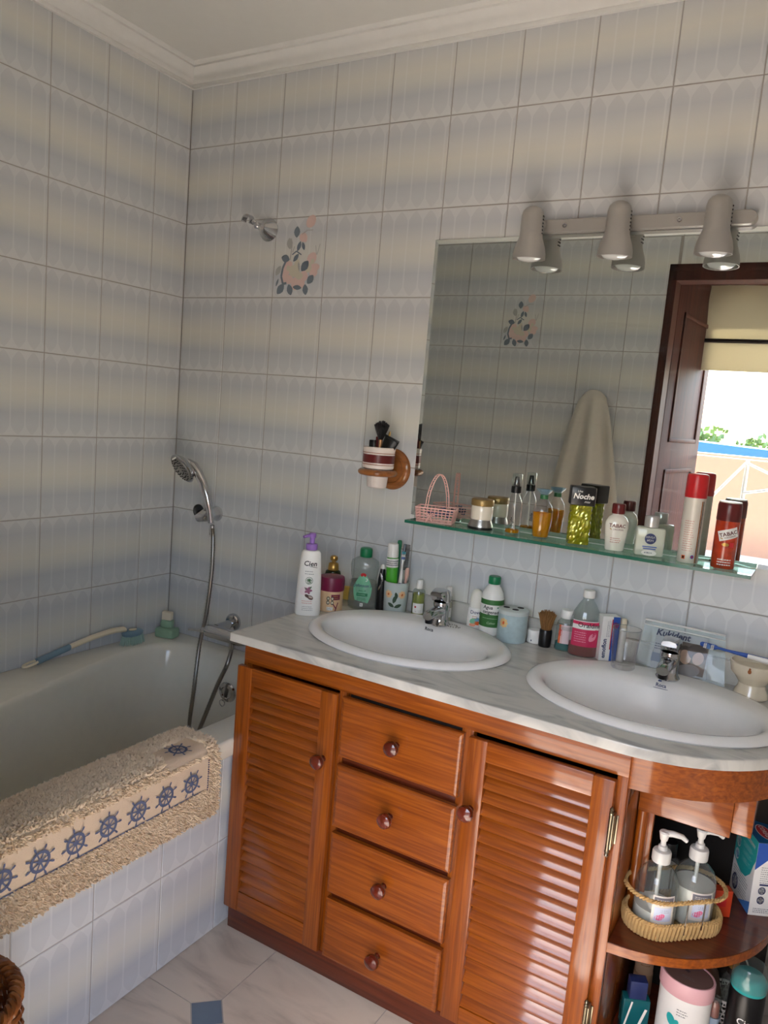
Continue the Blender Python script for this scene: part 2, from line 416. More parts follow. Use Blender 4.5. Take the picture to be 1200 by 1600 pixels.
ys = [(-.152, .152)]+[(-.152-.2*(k+1), .2) for k in range(7)]+[(-1.6, .048)]
for y0, wd in ys:
    for n in range(2, 10): put_tile(tile_mesh(wd, .25), wl, (0, y0, .25*n), PI/2)
for k in range(8):
    y0 = -.2*(k+1); wd = .2
    for n in range(10): put_tile(tile_mesh(wd, .25), wr, (XR, y0+wd, .25*n), -PI/2)
for i in range(14):
    for n in range(-1, 10):
        x0, x1 = max(0, .2*i-.04), min(.2*i+.16, XR)
        z0, ht = 0., .25
        if n == -1: z0, ht = .23, .02
        if x1 > DX0 and x0 < DX1 and n < 9:
            if x0 < DX0: x1 = DX0
            elif x1 > DX1 and n < 8: x0 = DX1
            elif n == 8: z0, ht = .065, .185
            else: continue
        if x0 < .8 and n < 2: continue
        o = put_tile(tile_mesh(x1-x0, ht, z0), wf, (x1, YB, .25*n+.02), PI)
        if i == 3 and n == 7: FLOWER.append((o, -1))
# printed flower decor on one tile of the back wall and one of the front wall
def floral(tile_ob, flip):
    def P(px, py): 
        X = (px-415)/680*.2; return (X if flip > 0 else .2-X, (1245-py)/1070*.25)
    G = []; s = .2/680
    def leaf(px, py, a, b, rot, mi, pt=.5):
        x, y = P(px, py); G.append((ell_geo(a*s, b*s, x, y, -math.radians(rot) if flip > 0 else PI+math.radians(rot), 12, pt), mi))
    def stem(pts, w, mi):
        pts = [P(*p) for p in pts]
        for (x0, y0), (x1, y1) in zip(pts, pts[1:]):
            l = math.hypot(x1-x0, y1-y0); G.append((rect_geo(l, w*s, (x0+x1)/2, (y0+y1)/2, 1, math.atan2(y1-y0, x1-x0)), mi))
    for a in [(610, 820, 70, 50, -30), (590, 885, 60, 55, 10), (580, 995, 62, 60, 60), (640, 1000, 60, 50, 20), (725, 1060, 70, 55, 80), (800, 1055, 62, 60, 100), (835, 960, 60, 60, 0), (930, 730, 60, 75, 40), (970, 850, 45, 75, 80), (965, 915, 45, 55, 90), (890, 240, 60, 75, 40), (800, 445, 55, 50, 20), (825, 480, 30, 25, 0)]: leaf(*a, 0, .15)
    for a in [(705, 890, 78, 66, 20), (775, 955, 52, 40, 0), (735, 820, 40, 70, 10), (890, 850, 48, 52, 0), (620, 850, 26, 30, 0), (940, 770, 26, 34, 30)]: leaf(*a, 1, .1)
    for a in [(710, 370, 60, 42, 90), (575, 718, 58, 42, 15), (750, 560, 55, 26, 110), (808, 560, 46, 22, 70), (718, 712, 52, 26, 130), (845, 825, 68, 48, 130), (530, 1130, 68, 46, 130), (660, 1140, 62, 40, 70), (872, 1140, 58, 38, 80), (930, 1005, 58, 42, 130), (760, 1110, 60, 26, 5), (480, 1040, 45, 14, 110)]: leaf(*a, 2)
    for a in [(622, 520, 62, 40, 80), (485, 880, 60, 34, 120), (765, 830, 50, 14, 80)]: leaf(*a, 3)
    stem([(640, 450), (655, 560), (640, 740)], 12, 3); stem([(665, 670), (720, 625), (790, 675)], 14, 2); stem([(580, 760), (545, 850), (532, 960), (560, 1060), (610, 1050)], 26, 2)
    stem([(780, 405), (850, 355), (925, 355)], 9, 3); stem([(690, 560), (668, 640)], 9, 3); stem([(1030, 540), (1000, 680)], 7, 3); stem([(975, 560), (990, 680)], 7, 3)
    qq = MB()
    for k, (g, mi) in enumerate(G): qq.add([(x, -.0004-.00002*k, z) for x, z in g[0]], g[1], mi)
    qq.build('floral_print', [M['flpink'], M['flcream'], M['flleaf'], M['flgrey']], tile_ob, smooth=0, label='pink rose and grey leaf print')
for o, s in FLOWER: floral(o, s)
# floor tiles: octagons with blue-grey diamond insets
FX, FY, FS, CH = 1.0, -.81, .333, .05
g = .0012; h = FS/2-g; c_ = CH
octm = MB().loft([[(sx, sy, z) for sx, sy in [(-h+c_, -h), (h-c_, -h), (h, -h+c_), (h, h-c_), (h-c_, h), (-h+c_, h), (-h, h-c_), (-h, -h+c_)]] for z in (-.006, 0)], 0, True, True).mesh('tile', M['floor'], 0)
d_ = CH-.0022
insm = MB().loft([[(d_, 0, z), (0, d_, z), (-d_, 0, z), (0, -d_, z)] for z in (-.006, 0)], 0, True, True).mesh('inset', M['inset'], 0)
for i in range(-1, 5):
    for j in range(-3, 2):
        for nm, me, cx, cy in (('tile', octm, FX+FS*(i+.5), FY+FS*(j+.5)), ('inset_tile', insm, FX+FS*i, FY+FS*j)):
            if cx-.1 > XR or cx < .67 or cy > -.3 or cy < -1.72: continue
            o = bpy.data.objects.new(nm, me); COL.objects.link(o); o.parent = fl; o.location = (cx, cy, 0)
# crown moulding along each wall
prof = [(0, -.067), (.010, -.067), (.013, -.060), (.010, -.054), (.014, -.052), (.018, -.040), (.026, -.026), (.037, -.016), (.040, -.014), (.040, -.008), (.048, -.006), (.052, 0), (0, 0)]
def crown(name, p0, p1, inw):
    d = Vector(p1)-Vector(p0); d.normalize(); n = Vector(inw)
    loops = []
    for p, s in ((Vector(p0), 1), (Vector(p1), -1)):
        loops.append([tuple(p+n*a+d*(a*s)+Vector((0, 0, ZC+b))) for a, b in prof])
    return struct(MB().loft(loops, 0, True, True).build(name, M['crown'], smooth=50))
crown('trim_1', (0, 0, 0), (XR, 0, 0), (0, -1, 0)); crown('trim_2', (0, YB, 0), (0, 0, 0), (1, 0, 0))
crown('trim_3', (XR, 0, 0), (XR, YB, 0), (-1, 0, 0)); crown('trim_4', (XR, YB, 0), (0, YB, 0), (0, 1, 0))

# door to the terrace: casing, jamb and leaf folded out
dr = thing('door_1', None, None, (DX0, YB, 0), kind='structure')
q = MB().bbox(DX0-.032, DX0+.003, YB, YB+.005, 0, DZ+.066, .002).bbox(DX1-.004, DX1+.065, YB, YB+.005, 0, DZ+.066, .002).bbox(DX0-.032, DX1+.065, YB, YB+.005, DZ-.004, DZ+.066, .002)
q.bbox(DX0-.022, DX0-.012, YB+.004, YB+.008, 0, DZ+.05, .0015).bbox(DX0-.022, DX1+.05, YB+.004, YB+.008, DZ+.035, DZ+.05, .0015)
q.build('casing', M['dwood'], dr, world=True)
MB().box(DX0-.002, DX0+.001, -1.715, YB, 0, DZ).box(DX1-.001, DX1+.002, -1.715, YB, 0, DZ).box(DX0, DX1, -1.715, YB, DZ-.001, DZ+.002).build('jamb', M['dwood'], dr, world=True, smooth=0)
lq = MB().bbox(DX0-.030, DX0+.004, -2.42, -1.712, .01, 2.17, .004); lq.v = [(x+(-1.72-y)*.085, y, z) for x, y, z in lq.v]
lf = lq.build('door_leaf', M['dwood'], dr, world=True)
MB().bbox(DX0-.03, DX1+.1, -2.42, -1.705, 2.172, 2.21, .003).build('outer_lintel', M['dwood'], dr, world=True)
q = MB()
for z0, z1 in ((.12, 1.25), (1.38, 1.98)):
    for a, b, c, d in ((-2.32, -2.30, z0, z1), (-1.84, -1.82, z0, z1), (-2.32, -1.82, z0, z0+.02), (-2.32, -1.82, z1-.02, z1)): q.bbox(DX0+.004, DX0+.012, a, b, c, d, .003)
WLOC[lf.name] = (DX0, YB, 0); q.v = [(x+(-1.72-y)*.085, y, z) for x, y, z in q.v]
q.build('panel_moulding', M['dwood'], lf, world=True)

# ---------------------------------------------------------------- terrace seen in the mirror
struct(MB().box(-3, 6, -4.2, -1.7, -.14, -.02).build('terrace_floor', M['terrfloor'], smooth=0))
struct(MB().bbox(-4, 8, -4.36, -4.2, -.14, 1.305, .008).build('terrace_parapet', M['terra']))
struct(MB().bbox(-4, 8, -4.2, -3.88, -.02, .585, .008).build('trim_5', M['white']))
o = MB()
loop = lambda y, z: [(x, y+.03*math.sin(x*3), z+.02*math.sin(x*2.2+1)) for x in [(-4+.25*k) for k in range(49)]]
o.loft([loop(-7.0, 1.05), loop(-6.98, 1.36), loop(-8.6, 1.36), loop(-8.6, 1.05)], close=False)
tag(o.build('pool_cover', M['bluetarp']), 'bright blue cover of the raised pool beyond the terracotta parapet', 'cover')
def tree(loc, r, hgt, label):
    t = thing('tree', label, 'tree', loc, group='trees beyond the terrace')
    MB().tube([(0, 0, 0), (.1, 0, hgt*.4), (0, .1, hgt*.8)], [.18, .14, .08]).build('trunk', M['dwood'], t)
    q = MB(); rr = random.Random(int(loc[0]*10))
    for k in range(420):
        a, b = rr.uniform(0, 2*PI), rr.uniform(-1, 1); rad = r*rr.uniform(.55, 1)*(1+.25*math.sin(3*a+b*4))
        p = Vector((math.cos(a)*math.sqrt(1-b*b)*rad*1.25, math.sin(a)*math.sqrt(1-b*b)*rad, b*rad*.8+hgt))
        s_ = r*.16; u = Vector((rr.gauss(0, 1), rr.gauss(0, 1), rr.gauss(0, 1))).normalized()*s_; v = u.orthogonal().normalized()*s_*.7
        q.add([p-u, p+v, p+u, p-v], [(0, 1, 2, 3)])
    q.build('foliage', M['foliage'], t, smooth=0, stuff=True)
tree((-8.6, -40, -4), 1.15, 4.75, 'leftmost low bushy tree beyond the blue pool cover in the mirror')
tree((-5.2, -44, -4), 1.5, 5.0, 'tallest round tree beyond the blue pool cover in the mirror')
tree((-1.4, -40, -4), 1.2, 4.7, 'right hand tree beyond the blue pool cover in the mirror')
tree((-13.2, -44, -4), 1.4, 4.8, 'far left tree beyond the blue pool cover in the mirror')
aw = thing('terrace_awning', 'beige canvas awning let down outside the terrace door', 'awning', (1.4, -2.3, 2.6))
q = MB(); rows = []
zs_ = [3.5, 3.2, 2.9, 2.75, 2.6, 2.4, 2.2, 2.1, 1.99, 1.898]  # upper rows added out of view to block sun passing over the awning
for j, z in enumerate(zs_): rows.append([(-.6+.08*i, -2.25-.03*math.sin(i*.9+j)*(1 if j < 8 else .2)-.12*min(.5, max(0, z-2.2)), z) for i in range(52)])
for y_off in (0, .004): q.loft([[(x, y-y_off, z) for x, y, z in r] for r in rows], close=False)
q.build('canvas', M['awning'], aw, world=True)
MB().box(-.6, 3.5, -2.262, -2.245, 1.755, 1.90).build('valance', M['awning'], aw, world=True, smooth=0)
MB().tube([(-.6, -2.25, 1.902), (3.5, -2.25, 1.902)], .012).build('front_bar', M['black'], aw, world=True)
ar = thing('clothes_airer', 'white folding clothes airer hooked along the inside of the terracotta parapet', 'airer', (1.45, -2.5, -.02))
for a, b, r_ in (((1.655, -2.50, -.02), (1.655, -2.50, 1.315), .011), ((1.15, -2.50, -.02), (1.15, -2.50, 1.315), .011), ((2.16, -2.50, -.02), (2.16, -2.50, 1.315), .011)): MB().tube([a, b], r_, 10).build('post', M['white'], ar, world=True)
for a, b in (((1.655, -2.485, 1.30), (2.16, -2.485, 1.10)), ((1.655, -2.485, 1.14), (2.16, -2.485, 1.27)), ((1.655, -2.515, 1.31), (1.15, -2.515, .62)), ((1.655, -2.515, .40), (2.16, -2.515, .98))): MB().tube([a, b], .007, 8).build('brace', M['white'], ar, world=True)
q = MB()
for k in range(5): q.tube([(1.12, -2.43-.03*k, 1.318), (2.2, -2.43-.03*k, 1.318)], .003, 6)
q.build('drying_rail', M['white'], ar, world=True)

# ---------------------------------------------------------------- bath and its tiled front
XA = .812
ap = struct(MB().box(XA-.06, XA-.0016, -1.6, 0, 0, .49).build('wall_bath', M['grout'], smooth=0))
for k in range(7):
    y0 = -.786+.2*(2-k)-.2*1
    y0 = -.186-.2*k; wd = .2
    if k == 6: y0, wd = -1.6, .214
    for n in range(2):
        put_tile(tile_mesh(wd, .25 if n == 0 else .235), ap, (XA, y0-(.2 if k < 6 else 0), .25*n), PI/2)
put_tile(tile_mesh(.186, .25), ap, (XA, -.186, 0), PI/2); put_tile(tile_mesh(.186, .235), ap, (XA, -.186, .25), PI/2)

ZB = .54
def smooth_loop(pts, n=72):
    m = len(pts); out = []
    per = [0]
    for i in range(m): per.append(per[-1]+(Vector(pts[(i+1) % m])-Vector(pts[i])).length)
    for k in range(n):
        s = per[-1]*k/n; i = max(j for j in range(m) if per[j] <= s); t = (s-per[i])/(per[i+1]-per[i])
        p0, p1, p2, p3 = [Vector(pts[(i+d) % m]) for d in (-1, 0, 1, 2)]
        out.append(.5*((2*p1)+(p2-p0)*t+(2*p0-5*p1+4*p2-p3)*t*t+(3*p1-p0-3*p2+p3)*t**3))
    return out
cav = smooth_loop([(.30, -.085), (.17, -.112), (.118, -.17), (.112, -.325), (.145, -.48), (.19, -.68), (.225, -.82), (.275, -.96), (.33, -1.12), (.39, -1.27), (.48, -1.37), (.60, -1.37), (.68, -1.27), (.712, -1.1), (.716, -.8), (.716, -.4), (.705, -.2), (.65, -.11), (.5, -.08)])
cen = sum((p for p in cav), Vector((0, 0)))/len(cav)
def off(d): 
    out = []; n = len(cav)
    for i, p in enumerate(cav):
        t = (cav[(i+1) % n]-cav[i-1]).normalized(); out.append(p+Vector((t.y, -t.x))*d*(-1))
    return out
def orient():
    a = sum(cav[i].x*cav[(i+1) % len(cav)].y-cav[(i+1) % len(cav)].x*cav[i].y for i in range(len(cav))); return 1 if a > 0 else -1
sg = orient()
def sc_(f, dx=0, dy=0): return [cen+(p-cen)*f+Vector((dx, dy)) for p in cav]
X0b, X1b, Y0b, Y1b = .004, .828, -1.596, -.004
def rect_hit(p, ins=0):
    d = p-cen; t = 1e9
    if d.x > 0: t = min(t, (X1b-ins-cen.x)/d.x)
    if d.x < 0: t = min(t, (X0b+ins-cen.x)/d.x)
    if d.y > 0: t = min(t, (Y1b-ins-cen.y)/d.y)
    if d.y < 0: t = min(t, (Y0b+ins-cen.y)/d.y)
    return cen+d*t
Z = lambda ps, z: [(p.x, p.y, z) for p in ps]
rim0 = [rect_hit(p) for p in cav]
# pull the nearest samples exactly into the corners
for cx, cy in ((X0b, Y0b), (X0b, Y1b), (X1b, Y0b), (X1b, Y1b)):
    k = min(range(len(rim0)), key=lambda i: (rim0[i]-Vector((cx, cy))).length); rim0[k] = Vector((cx, cy))
rim1 = [cen+(p-cen)*.988 for p in rim0]
bt = thing('bathtub', 'cream white built-in bathtub along the tiled left wall', 'bathtub', (.41, -.75, .02))
MB().loft([Z(rim1, ZB-.05), Z(rim0, ZB-.045), Z(rim0, ZB-.008), Z([cen+(p-cen)*.994 for p in rim0], ZB-.001), Z([cen+(p-cen)*.985 for p in rim0], ZB),
           Z(sc_(1.045), ZB), Z(sc_(1.015), ZB-.003), Z(sc_(1.0), ZB-.012), Z(sc_(.99), ZB-.03), Z(sc_(.955), .36), Z(sc_(.90), .20), Z(sc_(.84), .13), Z(sc_(.72), .105), Z(sc_(.35), .098), Z(sc_(.05), .095)], 0, False, True).build('tub', M['bath'], bt, world=True, smooth=60)
ov = MB().lathe([(.034, 0), (.036, .004), (.033, .010), (.022, .013), (.020, .010), (.0, .010)], 32, (.405, -.106, .425), rot=Matrix.Rotation(PI/2+.12, 3, 'X')).build('overflow_cover', M['chrome'], bt, world=True)
MB().tube([(.393+.011*math.cos(a*PI/8), -.121, .386+.011*math.sin(a*PI/8)) for a in range(16)], .0016, 6, closed=True).build('overflow_ring', M['chrome'], bt, world=True)

# bath mat over the rim ---------------------------------------------------------------
bm_ = thing('bath_mat', 'cream pile bath mat with blue ship wheels draped over the bath rim', 'bath mat', (.77, -.97, .55))
pf = [(.688, .47), (.690, .52), (.697, .545), (.712, .555), (.76, .556), (.81, .555), (.830, .546), (.838, .52), (.841, .46), (.843, .37)]
def mat_at(s):
    L = [0]
    for a, b in zip(pf, pf[1:]): L.append(L[-1]+math.hypot(b[0]-a[0], b[1]-a[1]))
    s = max(0, min(L[-1]-1e-6, s*L[-1])); i = max(j for j in range(len(pf)-1) if L[j] <= s); t = (s-L[i])/(L[i+1]-L[i])
    a, b = pf[i], pf[i+1]; d = Vector((b[0]-a[0], b[1]-a[1])).normalized()
    return a[0]+(b[0]-a[0])*t, a[1]+(b[1]-a[1])*t, Vector((-d.y, 0, d.x))*(1)
q = MB(); rows = []
for y in [-.632-.0345*k for k in range(21)]:
    row = []
    for k in range(31):
        x, z, n = mat_at(k/30)
        if n.x < 0 and k > 15: n = -n
        zz = z
        if k > 22 and y > -.66: zz = z+.012*((y+.66)/.028)**2*((k-22)/8)
        row.append((x, y, zz))
    rows.append(row)
inner = [[(x+(.006 if z < .54 and x < .72 else (-.006 if x > .82 else 0)), y, z-(.006 if z > .53 else 0)) for x, y, z in r] for r in rows]
q.loft(rows, close=False); q.loft(inner, close=False); q.loft([rows[0], inner[0]], close=False); q.loft([rows[-1], inner[-1]], close=False)
q.build('mat_cloth', M['matflat'], bm_, world=True)
def tufts(n, cond, hgt, seed):
    rr = random.Random(seed); q = MB()
    while n > 0:
        s, y = rr.random(), rr.uniform(-1.31, -.634); x, z, nn = mat_at(s)
        nn = Vector((nn.x, 0, nn.z))
        if s < .35 and nn.x > 0: nn = -nn
        if s > .5 and nn.x < 0: nn = -nn
        if .3 < s < .6 and nn.z < 0: nn = -nn
        if not cond(s, x, y, z): continue
        n -= 1
        if z < .45 and y > -.66 and z < .37+.012*((y+.66)/.028)**2: continue
        p = Vector((x, y, z)); h_ = hgt*rr.uniform(.7, 1.15)
        t = Vector((rr.uniform(-.7, .7), rr.uniform(-.8, .8), rr.uniform(-.7, .3)))
        e = (nn+t*.8).normalized()*h_; m_ = p+nn*h_*.55+t*h_*.15; wv = .0022
        a = nn.orthogonal().normalized()*wv; b = nn.cross(a).normalized()*wv
        q.add([p-a-b*.6, p+a-b*.6, p+b, m_-a*.9-b*.5, m_+a*.9-b*.5, m_+b*.9, p+e], [(0, 1, 4, 3), (1, 2, 5, 4), (2, 0, 3, 5), (3, 4, 6), (4, 5, 6), (5, 3, 6)])
    return q
def is_band(s, x, y, z):
    if x > .828 and .447 < z < .526: return y < -.672
    return False
def top_wheel(s, x, y, z): return z > .535 and x > .765 and -.80 < y < -.672
tufts(15000, lambda s, x, y, z: not is_band(s, x, y, z) and not top_wheel(s, x, y, z), .0105, 3).build('pile', M['fur'], bm_, world=True, smooth=60, stuff=True)
WH = MB()
for k in range(24):
    a0, a1 = 2*PI*k/24, 2*PI*(k+1)/24
    for r0, r1 in ((.0170, .0232), (0, .0065)):
        WH.add([(0, r*math.cos(a), r*math.sin(a)) for r, a in ((r0, a0), (r1, a0), (r1, a1), (r0, a1))] if r0 else [(0, 0, 0), (0, r1*math.cos(a0), r1*math.sin(a0)), (0, r1*math.cos(a1), r1*math.sin(a1))], [(0, 1, 2, 3)] if r0 else [(0, 1, 2)])
for k in range(8):
    a = 2*PI*k/8+.2; c_, s_ = math.cos(a), math.sin(a)
    for r0, r1, w0, w1 in ((.005, .0235, .0016, .0016), (.023, .0285, .0012, .0018), (.0285, .035, .0026, .0018)):
        WH.add([(.0003, r*c_-t*s_, r*s_+t*c_) for r, t in ((r0, -w0), (r1, -w1), (r1, w1), (r0, w0))], [(0, 1, 2, 3)])
whm = WH.mesh('ship_wheel', M['matblue'], 0)
for k in range(8):
    o = bpy.data.objects.new('ship_wheel', whm); COL.objects.link(o); o.parent = bm_
    o.location = (.8425-.77, -.731-.083*k+.97, .481-.55); o.rotation_euler = (.2*k, .02, 0)
    if k == 7: o.location.y = -1.285+.97
o = bpy.data.objects.new('ship_wheel', whm); COL.objects.link(o); o.parent = bm_; o.location = (.797-.77, -.737+.97, .5575-.55); o.rotation_euler = (0, -PI/2, .3)
q = MB().loft([[(.8428, y, z) for z in (.4455, .4485)] for y in (-.70, -1.32)], close=False)
q.build('stripe', M['matblue'], bm_, world=True, smooth=0)
q = MB()
for k in range(16): 
    z = .43+.006*k; q.box(.8415, .8435, -.675, -.673, z, z+.003)
q.build('stitching', M['navy'], bm_, world=True, smooth=0)

# soaps, bath brush -------------------------------------------------------------------
def soap(name, lx, ly, lz, loc, rz, m, label, b=.008):
    o = MB().bbox(-lx/2, lx/2, -ly/2, ly/2, 0, lz, b).build(name, m); o.location = loc; o.rotation_euler = (0, 0, rz)
    return tag(o, label, 'soap', 'soap pieces stacked in the bath corner')
soap('soap_bar', .074, .054, .035, (.080, -.080, ZB+.0005), .25, M['soapg'], 'large green and white soap bar, bottom of the stack in the bath corner')
soap('soap_bar', .044, .034, .028, (.079, -.080, ZB+.0358), .5, M['soapg'], 'small worn green soap piece in the middle of the corner stack', .007)
q = MB().bbox(-.018, .018, -.011, .011, 0, .029, .003); q.v = [(x, y, z-(.35*abs(x) if z > .015 else 0)*0+(.25*abs(x)-.003 if z > .015 else 0)) for x, y, z in q.v]
o = q.build('soap_bar', M['soapw']); o.location = (.0795, -.081, ZB+.0642); o.rotation_euler = (0, 0, .35); tag(o, 'cream white soap piece standing on top of the corner stack', 'soap', 'soap pieces stacked in the bath corner')

bb = thing('bath_brush', 'long handled bath brush with grey blue grip lying on the bath ledge', 'brush', (.055, -.38, ZB))
hp = lambda t: Vector((.030+.030*t, -.610+.420*t, ZB+.012+.050*math.sin(min(1, t*1.02)*PI*.62)**1.4*(1 if t < .75 else 1-.15*(t-.75)/.25)))
def bar(q, t0, t1, w0, w1, h_, n=10, mi=0):
    loops = []
    for i in range(n+1):
        t = t0+(t1-t0)*i/n; p = hp(t); w_ = w0+(w1-w0)*i/n
        loops.append([(p.x+w_*math.cos(a), p.y, p.z+h_*math.sin(a)) for a in [2*PI*k/10 for k in range(10)]])
    q.loft(loops, mi, True, True)
bar_ = MB(); bar(bar_, .34, .84, .009, .015, .009); bar_.build('handle', M['cream'], bb, world=True)
bar_ = MB(); bar(bar_, .08, .345, .0105, .0105, .0105); bar_.build('grip', M['brushblue'], bb, world=True)
q = MB(); p0 = hp(.02)
q.tube([(p0.x+.011*math.cos(a), p0.y+.005+.026*math.sin(a), p0.z+.004*math.sin(a)) for a in [2*PI*k/16 for k in range(16)]], .0038, 8, closed=True)
q.build('hanging_loop', M['cream'], bb, world=True)
hd = hp(.90)
hc = (hd.x, hd.y+.012, ZB+.030)
MB().lathe([(.020, 0), (.024, .004), (.025, .012), (.020, .018), (.0, .021)], 28, hc, sy=1.75).build('brush_head', M['brushblue'], bb, world=True)
MB().lathe([(.010, .0195), (.011, .022), (.006, .0235), (0, .0235)], 20, hc, sy=1.4).build('massage_cap', M['cream'], bb, world=True)
q = MB(); rr = random.Random(5)
for i in range(-5, 6):
    for j in range(-3, 4):
        x, y = j*.0066, i*.0077
        if (x/.022)**2+(y/.041)**2 > 1: continue
        q.tube([(hc[0]+x, hc[1]+y, hc[2]+.002), (hc[0]+x*1.25, hc[1]+y*1.22, ZB+.002)], .0023, 5)
q.build('bristles', M['bristle'], bb, world=True)

# shower fittings ---------------------------------------------------------------------
hk = thing('shower_hook', 'chrome shower holder with open clip, high on the tiled wall', 'hook', (.372, 0, 1.965))
RX = Matrix.Rotation(PI/2, 3, 'X')
MB().lathe([(.036, 0), (.037, .004), (.030, .016), (.016, .036), (.011, .046), (.010, .054)], 36, rot=RX).build('wall_cone', M['chrome'], hk)
q = MB().lathe([(.009, .05), (.0105, .058), (.0105, .066), (.007, .070)], 20, rot=RX)
q.tube([(-.010, -.060, .008), (-.018, -.066, .014)], .007)
q.build('pivot', M['chrome'], hk)
q = MB(); q.loft([[(-.036+r*math.cos(a), -.066+y, .016+r*math.sin(a)) for r, y in ((.015, -.010), (.019, -.010), (.019, .010), (.015, .010))] for a in [math.radians(-40+i*11) for i in range(22)]], 0, True, True)
q.build('clip', M['chrome'], hk)
br = thing('shower_bracket', 'chrome tilting wall bracket carrying the hand shower', 'bracket', (.215, 0, 1.005))
MB().lathe([(.026, 0), (.027, .004), (.024, .012), (.019, .030), (.018, .05)], 32, rot=RX).build('wall_mount', M['chrome'], br)
q = MB().lathe([(.016, -.034), (.021, -.030), (.023, 0), (.022, .022), (.017, .028)], 32, (.010, -.070, .0), rot=Matrix.Rotation(PI/2-.25, 3, 'Y'))
q.build('clamp', M['chrome'], br)
MB().lathe([(.021, -.004), (.024, -.001), (.024, .004), (.021, .007)], 28, (-.024, -.070, .010), rot=Matrix.Rotation(PI/2-.25, 3, 'Y')).build('seal_ring', M['black'], br)
hs = thing('hand_shower', 'chrome hand shower with round spray face leaning from its bracket', 'shower head', (.255, -.08, .99))
q = MB(); pts = [(.262, -.080, .985), (.254, -.082, 1.03), (.243, -.086, 1.075), (.226, -.090, 1.115), (.204, -.092, 1.148), (.181, -.094, 1.170), (.156, -.096, 1.177)]
q.tube(pts, [.0105, .0125, .014, .0145, .016, .018, .019], 16); q.build('handle', M['chrome'], hs, world=True)
n_ = Vector((-.25, -.80, -.55)).normalized(); Rm = n_.to_track_quat('Z', 'Y').to_matrix()
fc = (.148, -.112, 1.160)
MB().lathe([(.012, -.022), (.040, -.017), (.053, -.006), (.056, .002), (.053, .006), (.052, .0045), (0, .0045)], 36, fc, rot=Rm).build('shower_head', M['chrome'], hs, world=True)
q = MB().lathe([(.049, .0045), (.048, .008), (.0, .010)], 36, fc, rot=Rm)
spray = q.build('spray_face', mat('grey_spray_face', (150, 148, 142), .35, .3), hs, world=True); WLOC[spray.name] = WLOC[hs.name]
q = MB()
for rr_, n in ((.041, 22), (.030, 16), (.017, 9)):
    for k in range(n):
        a = 2*PI*k/n; c = Vector(fc)+Rm @ Vector((rr_*math.cos(a), rr_*math.sin(a), .009)); q.lathe([(.0022, 0), (.0016, .003)], 6, c, rot=Rm)
q.build('nozzles', M['black'], spray, world=True)
c = Vector(fc)+Rm @ Vector((.010, .050, .006)); MB().lathe([(.003, 0), (.003, .014)], 8, c, rot=Rm).build('mode_lever', M['white'], hs, world=True)
def spline(pts, n=8):
    P = [Vector(p) for p in pts]; out = []
    for i in range(len(P)-1):
        p0, p1, p2, p3 = P[max(i-1, 0)], P[i], P[i+1], P[min(i+2, len(P)-1)]
        for k in range(n):
            t = k/n; out.append(.5*((2*p1)+(p2-p0)*t+(2*p0-5*p1+4*p2-p3)*t*t+(3*p1-p0-3*p2+p3)*t**3))
    return out+[P[-1]]
hp_ = spline([(.266, -.079, .975), (.279, -.084, .93), (.290, -.094, .82), (.284, -.102, .68), (.276, -.12, .56), (.288, -.148, .42), (.280, -.152, .31), (.284, -.155, .25), (.298, -.156, .232), (.318, -.155, .26), (.345, -.152, .33), (.395, -.15, .46), (.428, -.148, .535), (.440, -.146, .585), (.440, -.145, .607)], 24)
q = MB(); q.tube(hp_, [.0066+.0011*(1 if i % 2 else 0) for i in range(len(hp_))], 10)
hz = thing('shower_hose', 'ribbed steel shower hose looping down into the bath', 'hose', (.28, -.12, .24))
q.build('hose', M['chromeD'], hz, world=True)
MB().lathe([(.009, 0), (.009, .03)], 16, (.440, -.145, .592)).build('hose_nut', M['chrome'], hz, world=True)
MB().lathe([(.009, -.02), (.008, .012)], 16, (.268, -.079, .965)).build('hose_nut', M['chrome'], hz, world=True)
mx = thing('bath_mixer', 'chrome wall mixer tap with slim lever over the bath', 'tap', (.33, 0, .63))
q = MB().lathe([(.031, 0), (.031, .008), (.026, .015), (.016, .017)], 36, (.322, -.0005, .632), rot=RX)
q.build('wall_flange', M['chrome'], mx, world=True)
MB().lathe([(.031, 0), (.031, .008), (.026, .015), (.016, .017)], 36, (.472, -.0005, .632), rot=RX).build('wall_flange', M['chrome'], mx, world=True)
q = MB().tube([(.322, -.01, .632), (.334, -.06, .632), (.345, -.12, .632)], [.014, .016, .020], 20).tube([(.472, -.01, .632), (.462, -.06, .632), (.455, -.12, .632)], [.014, .016, .020], 20)
q.tube([(.318, -.136, .630), (.326, -.136, .630), (.345, -.136, .630), (.47, -.136, .630), (.49, -.136, .63)], [.014, .021, .023, .023, .018], 24)
q.build('body', M['chrome'], mx, world=True)
q = MB().tube([(.322, -.138, .630), (.302, -.142, .628)], [.010, .011], 16).tube([(.325, -.146, .632), (.285, -.142, .624), (.240, -.138, .616)], [.0085, .0055, .005], 10)
q.build('lever', M['chrome'], mx, world=True)

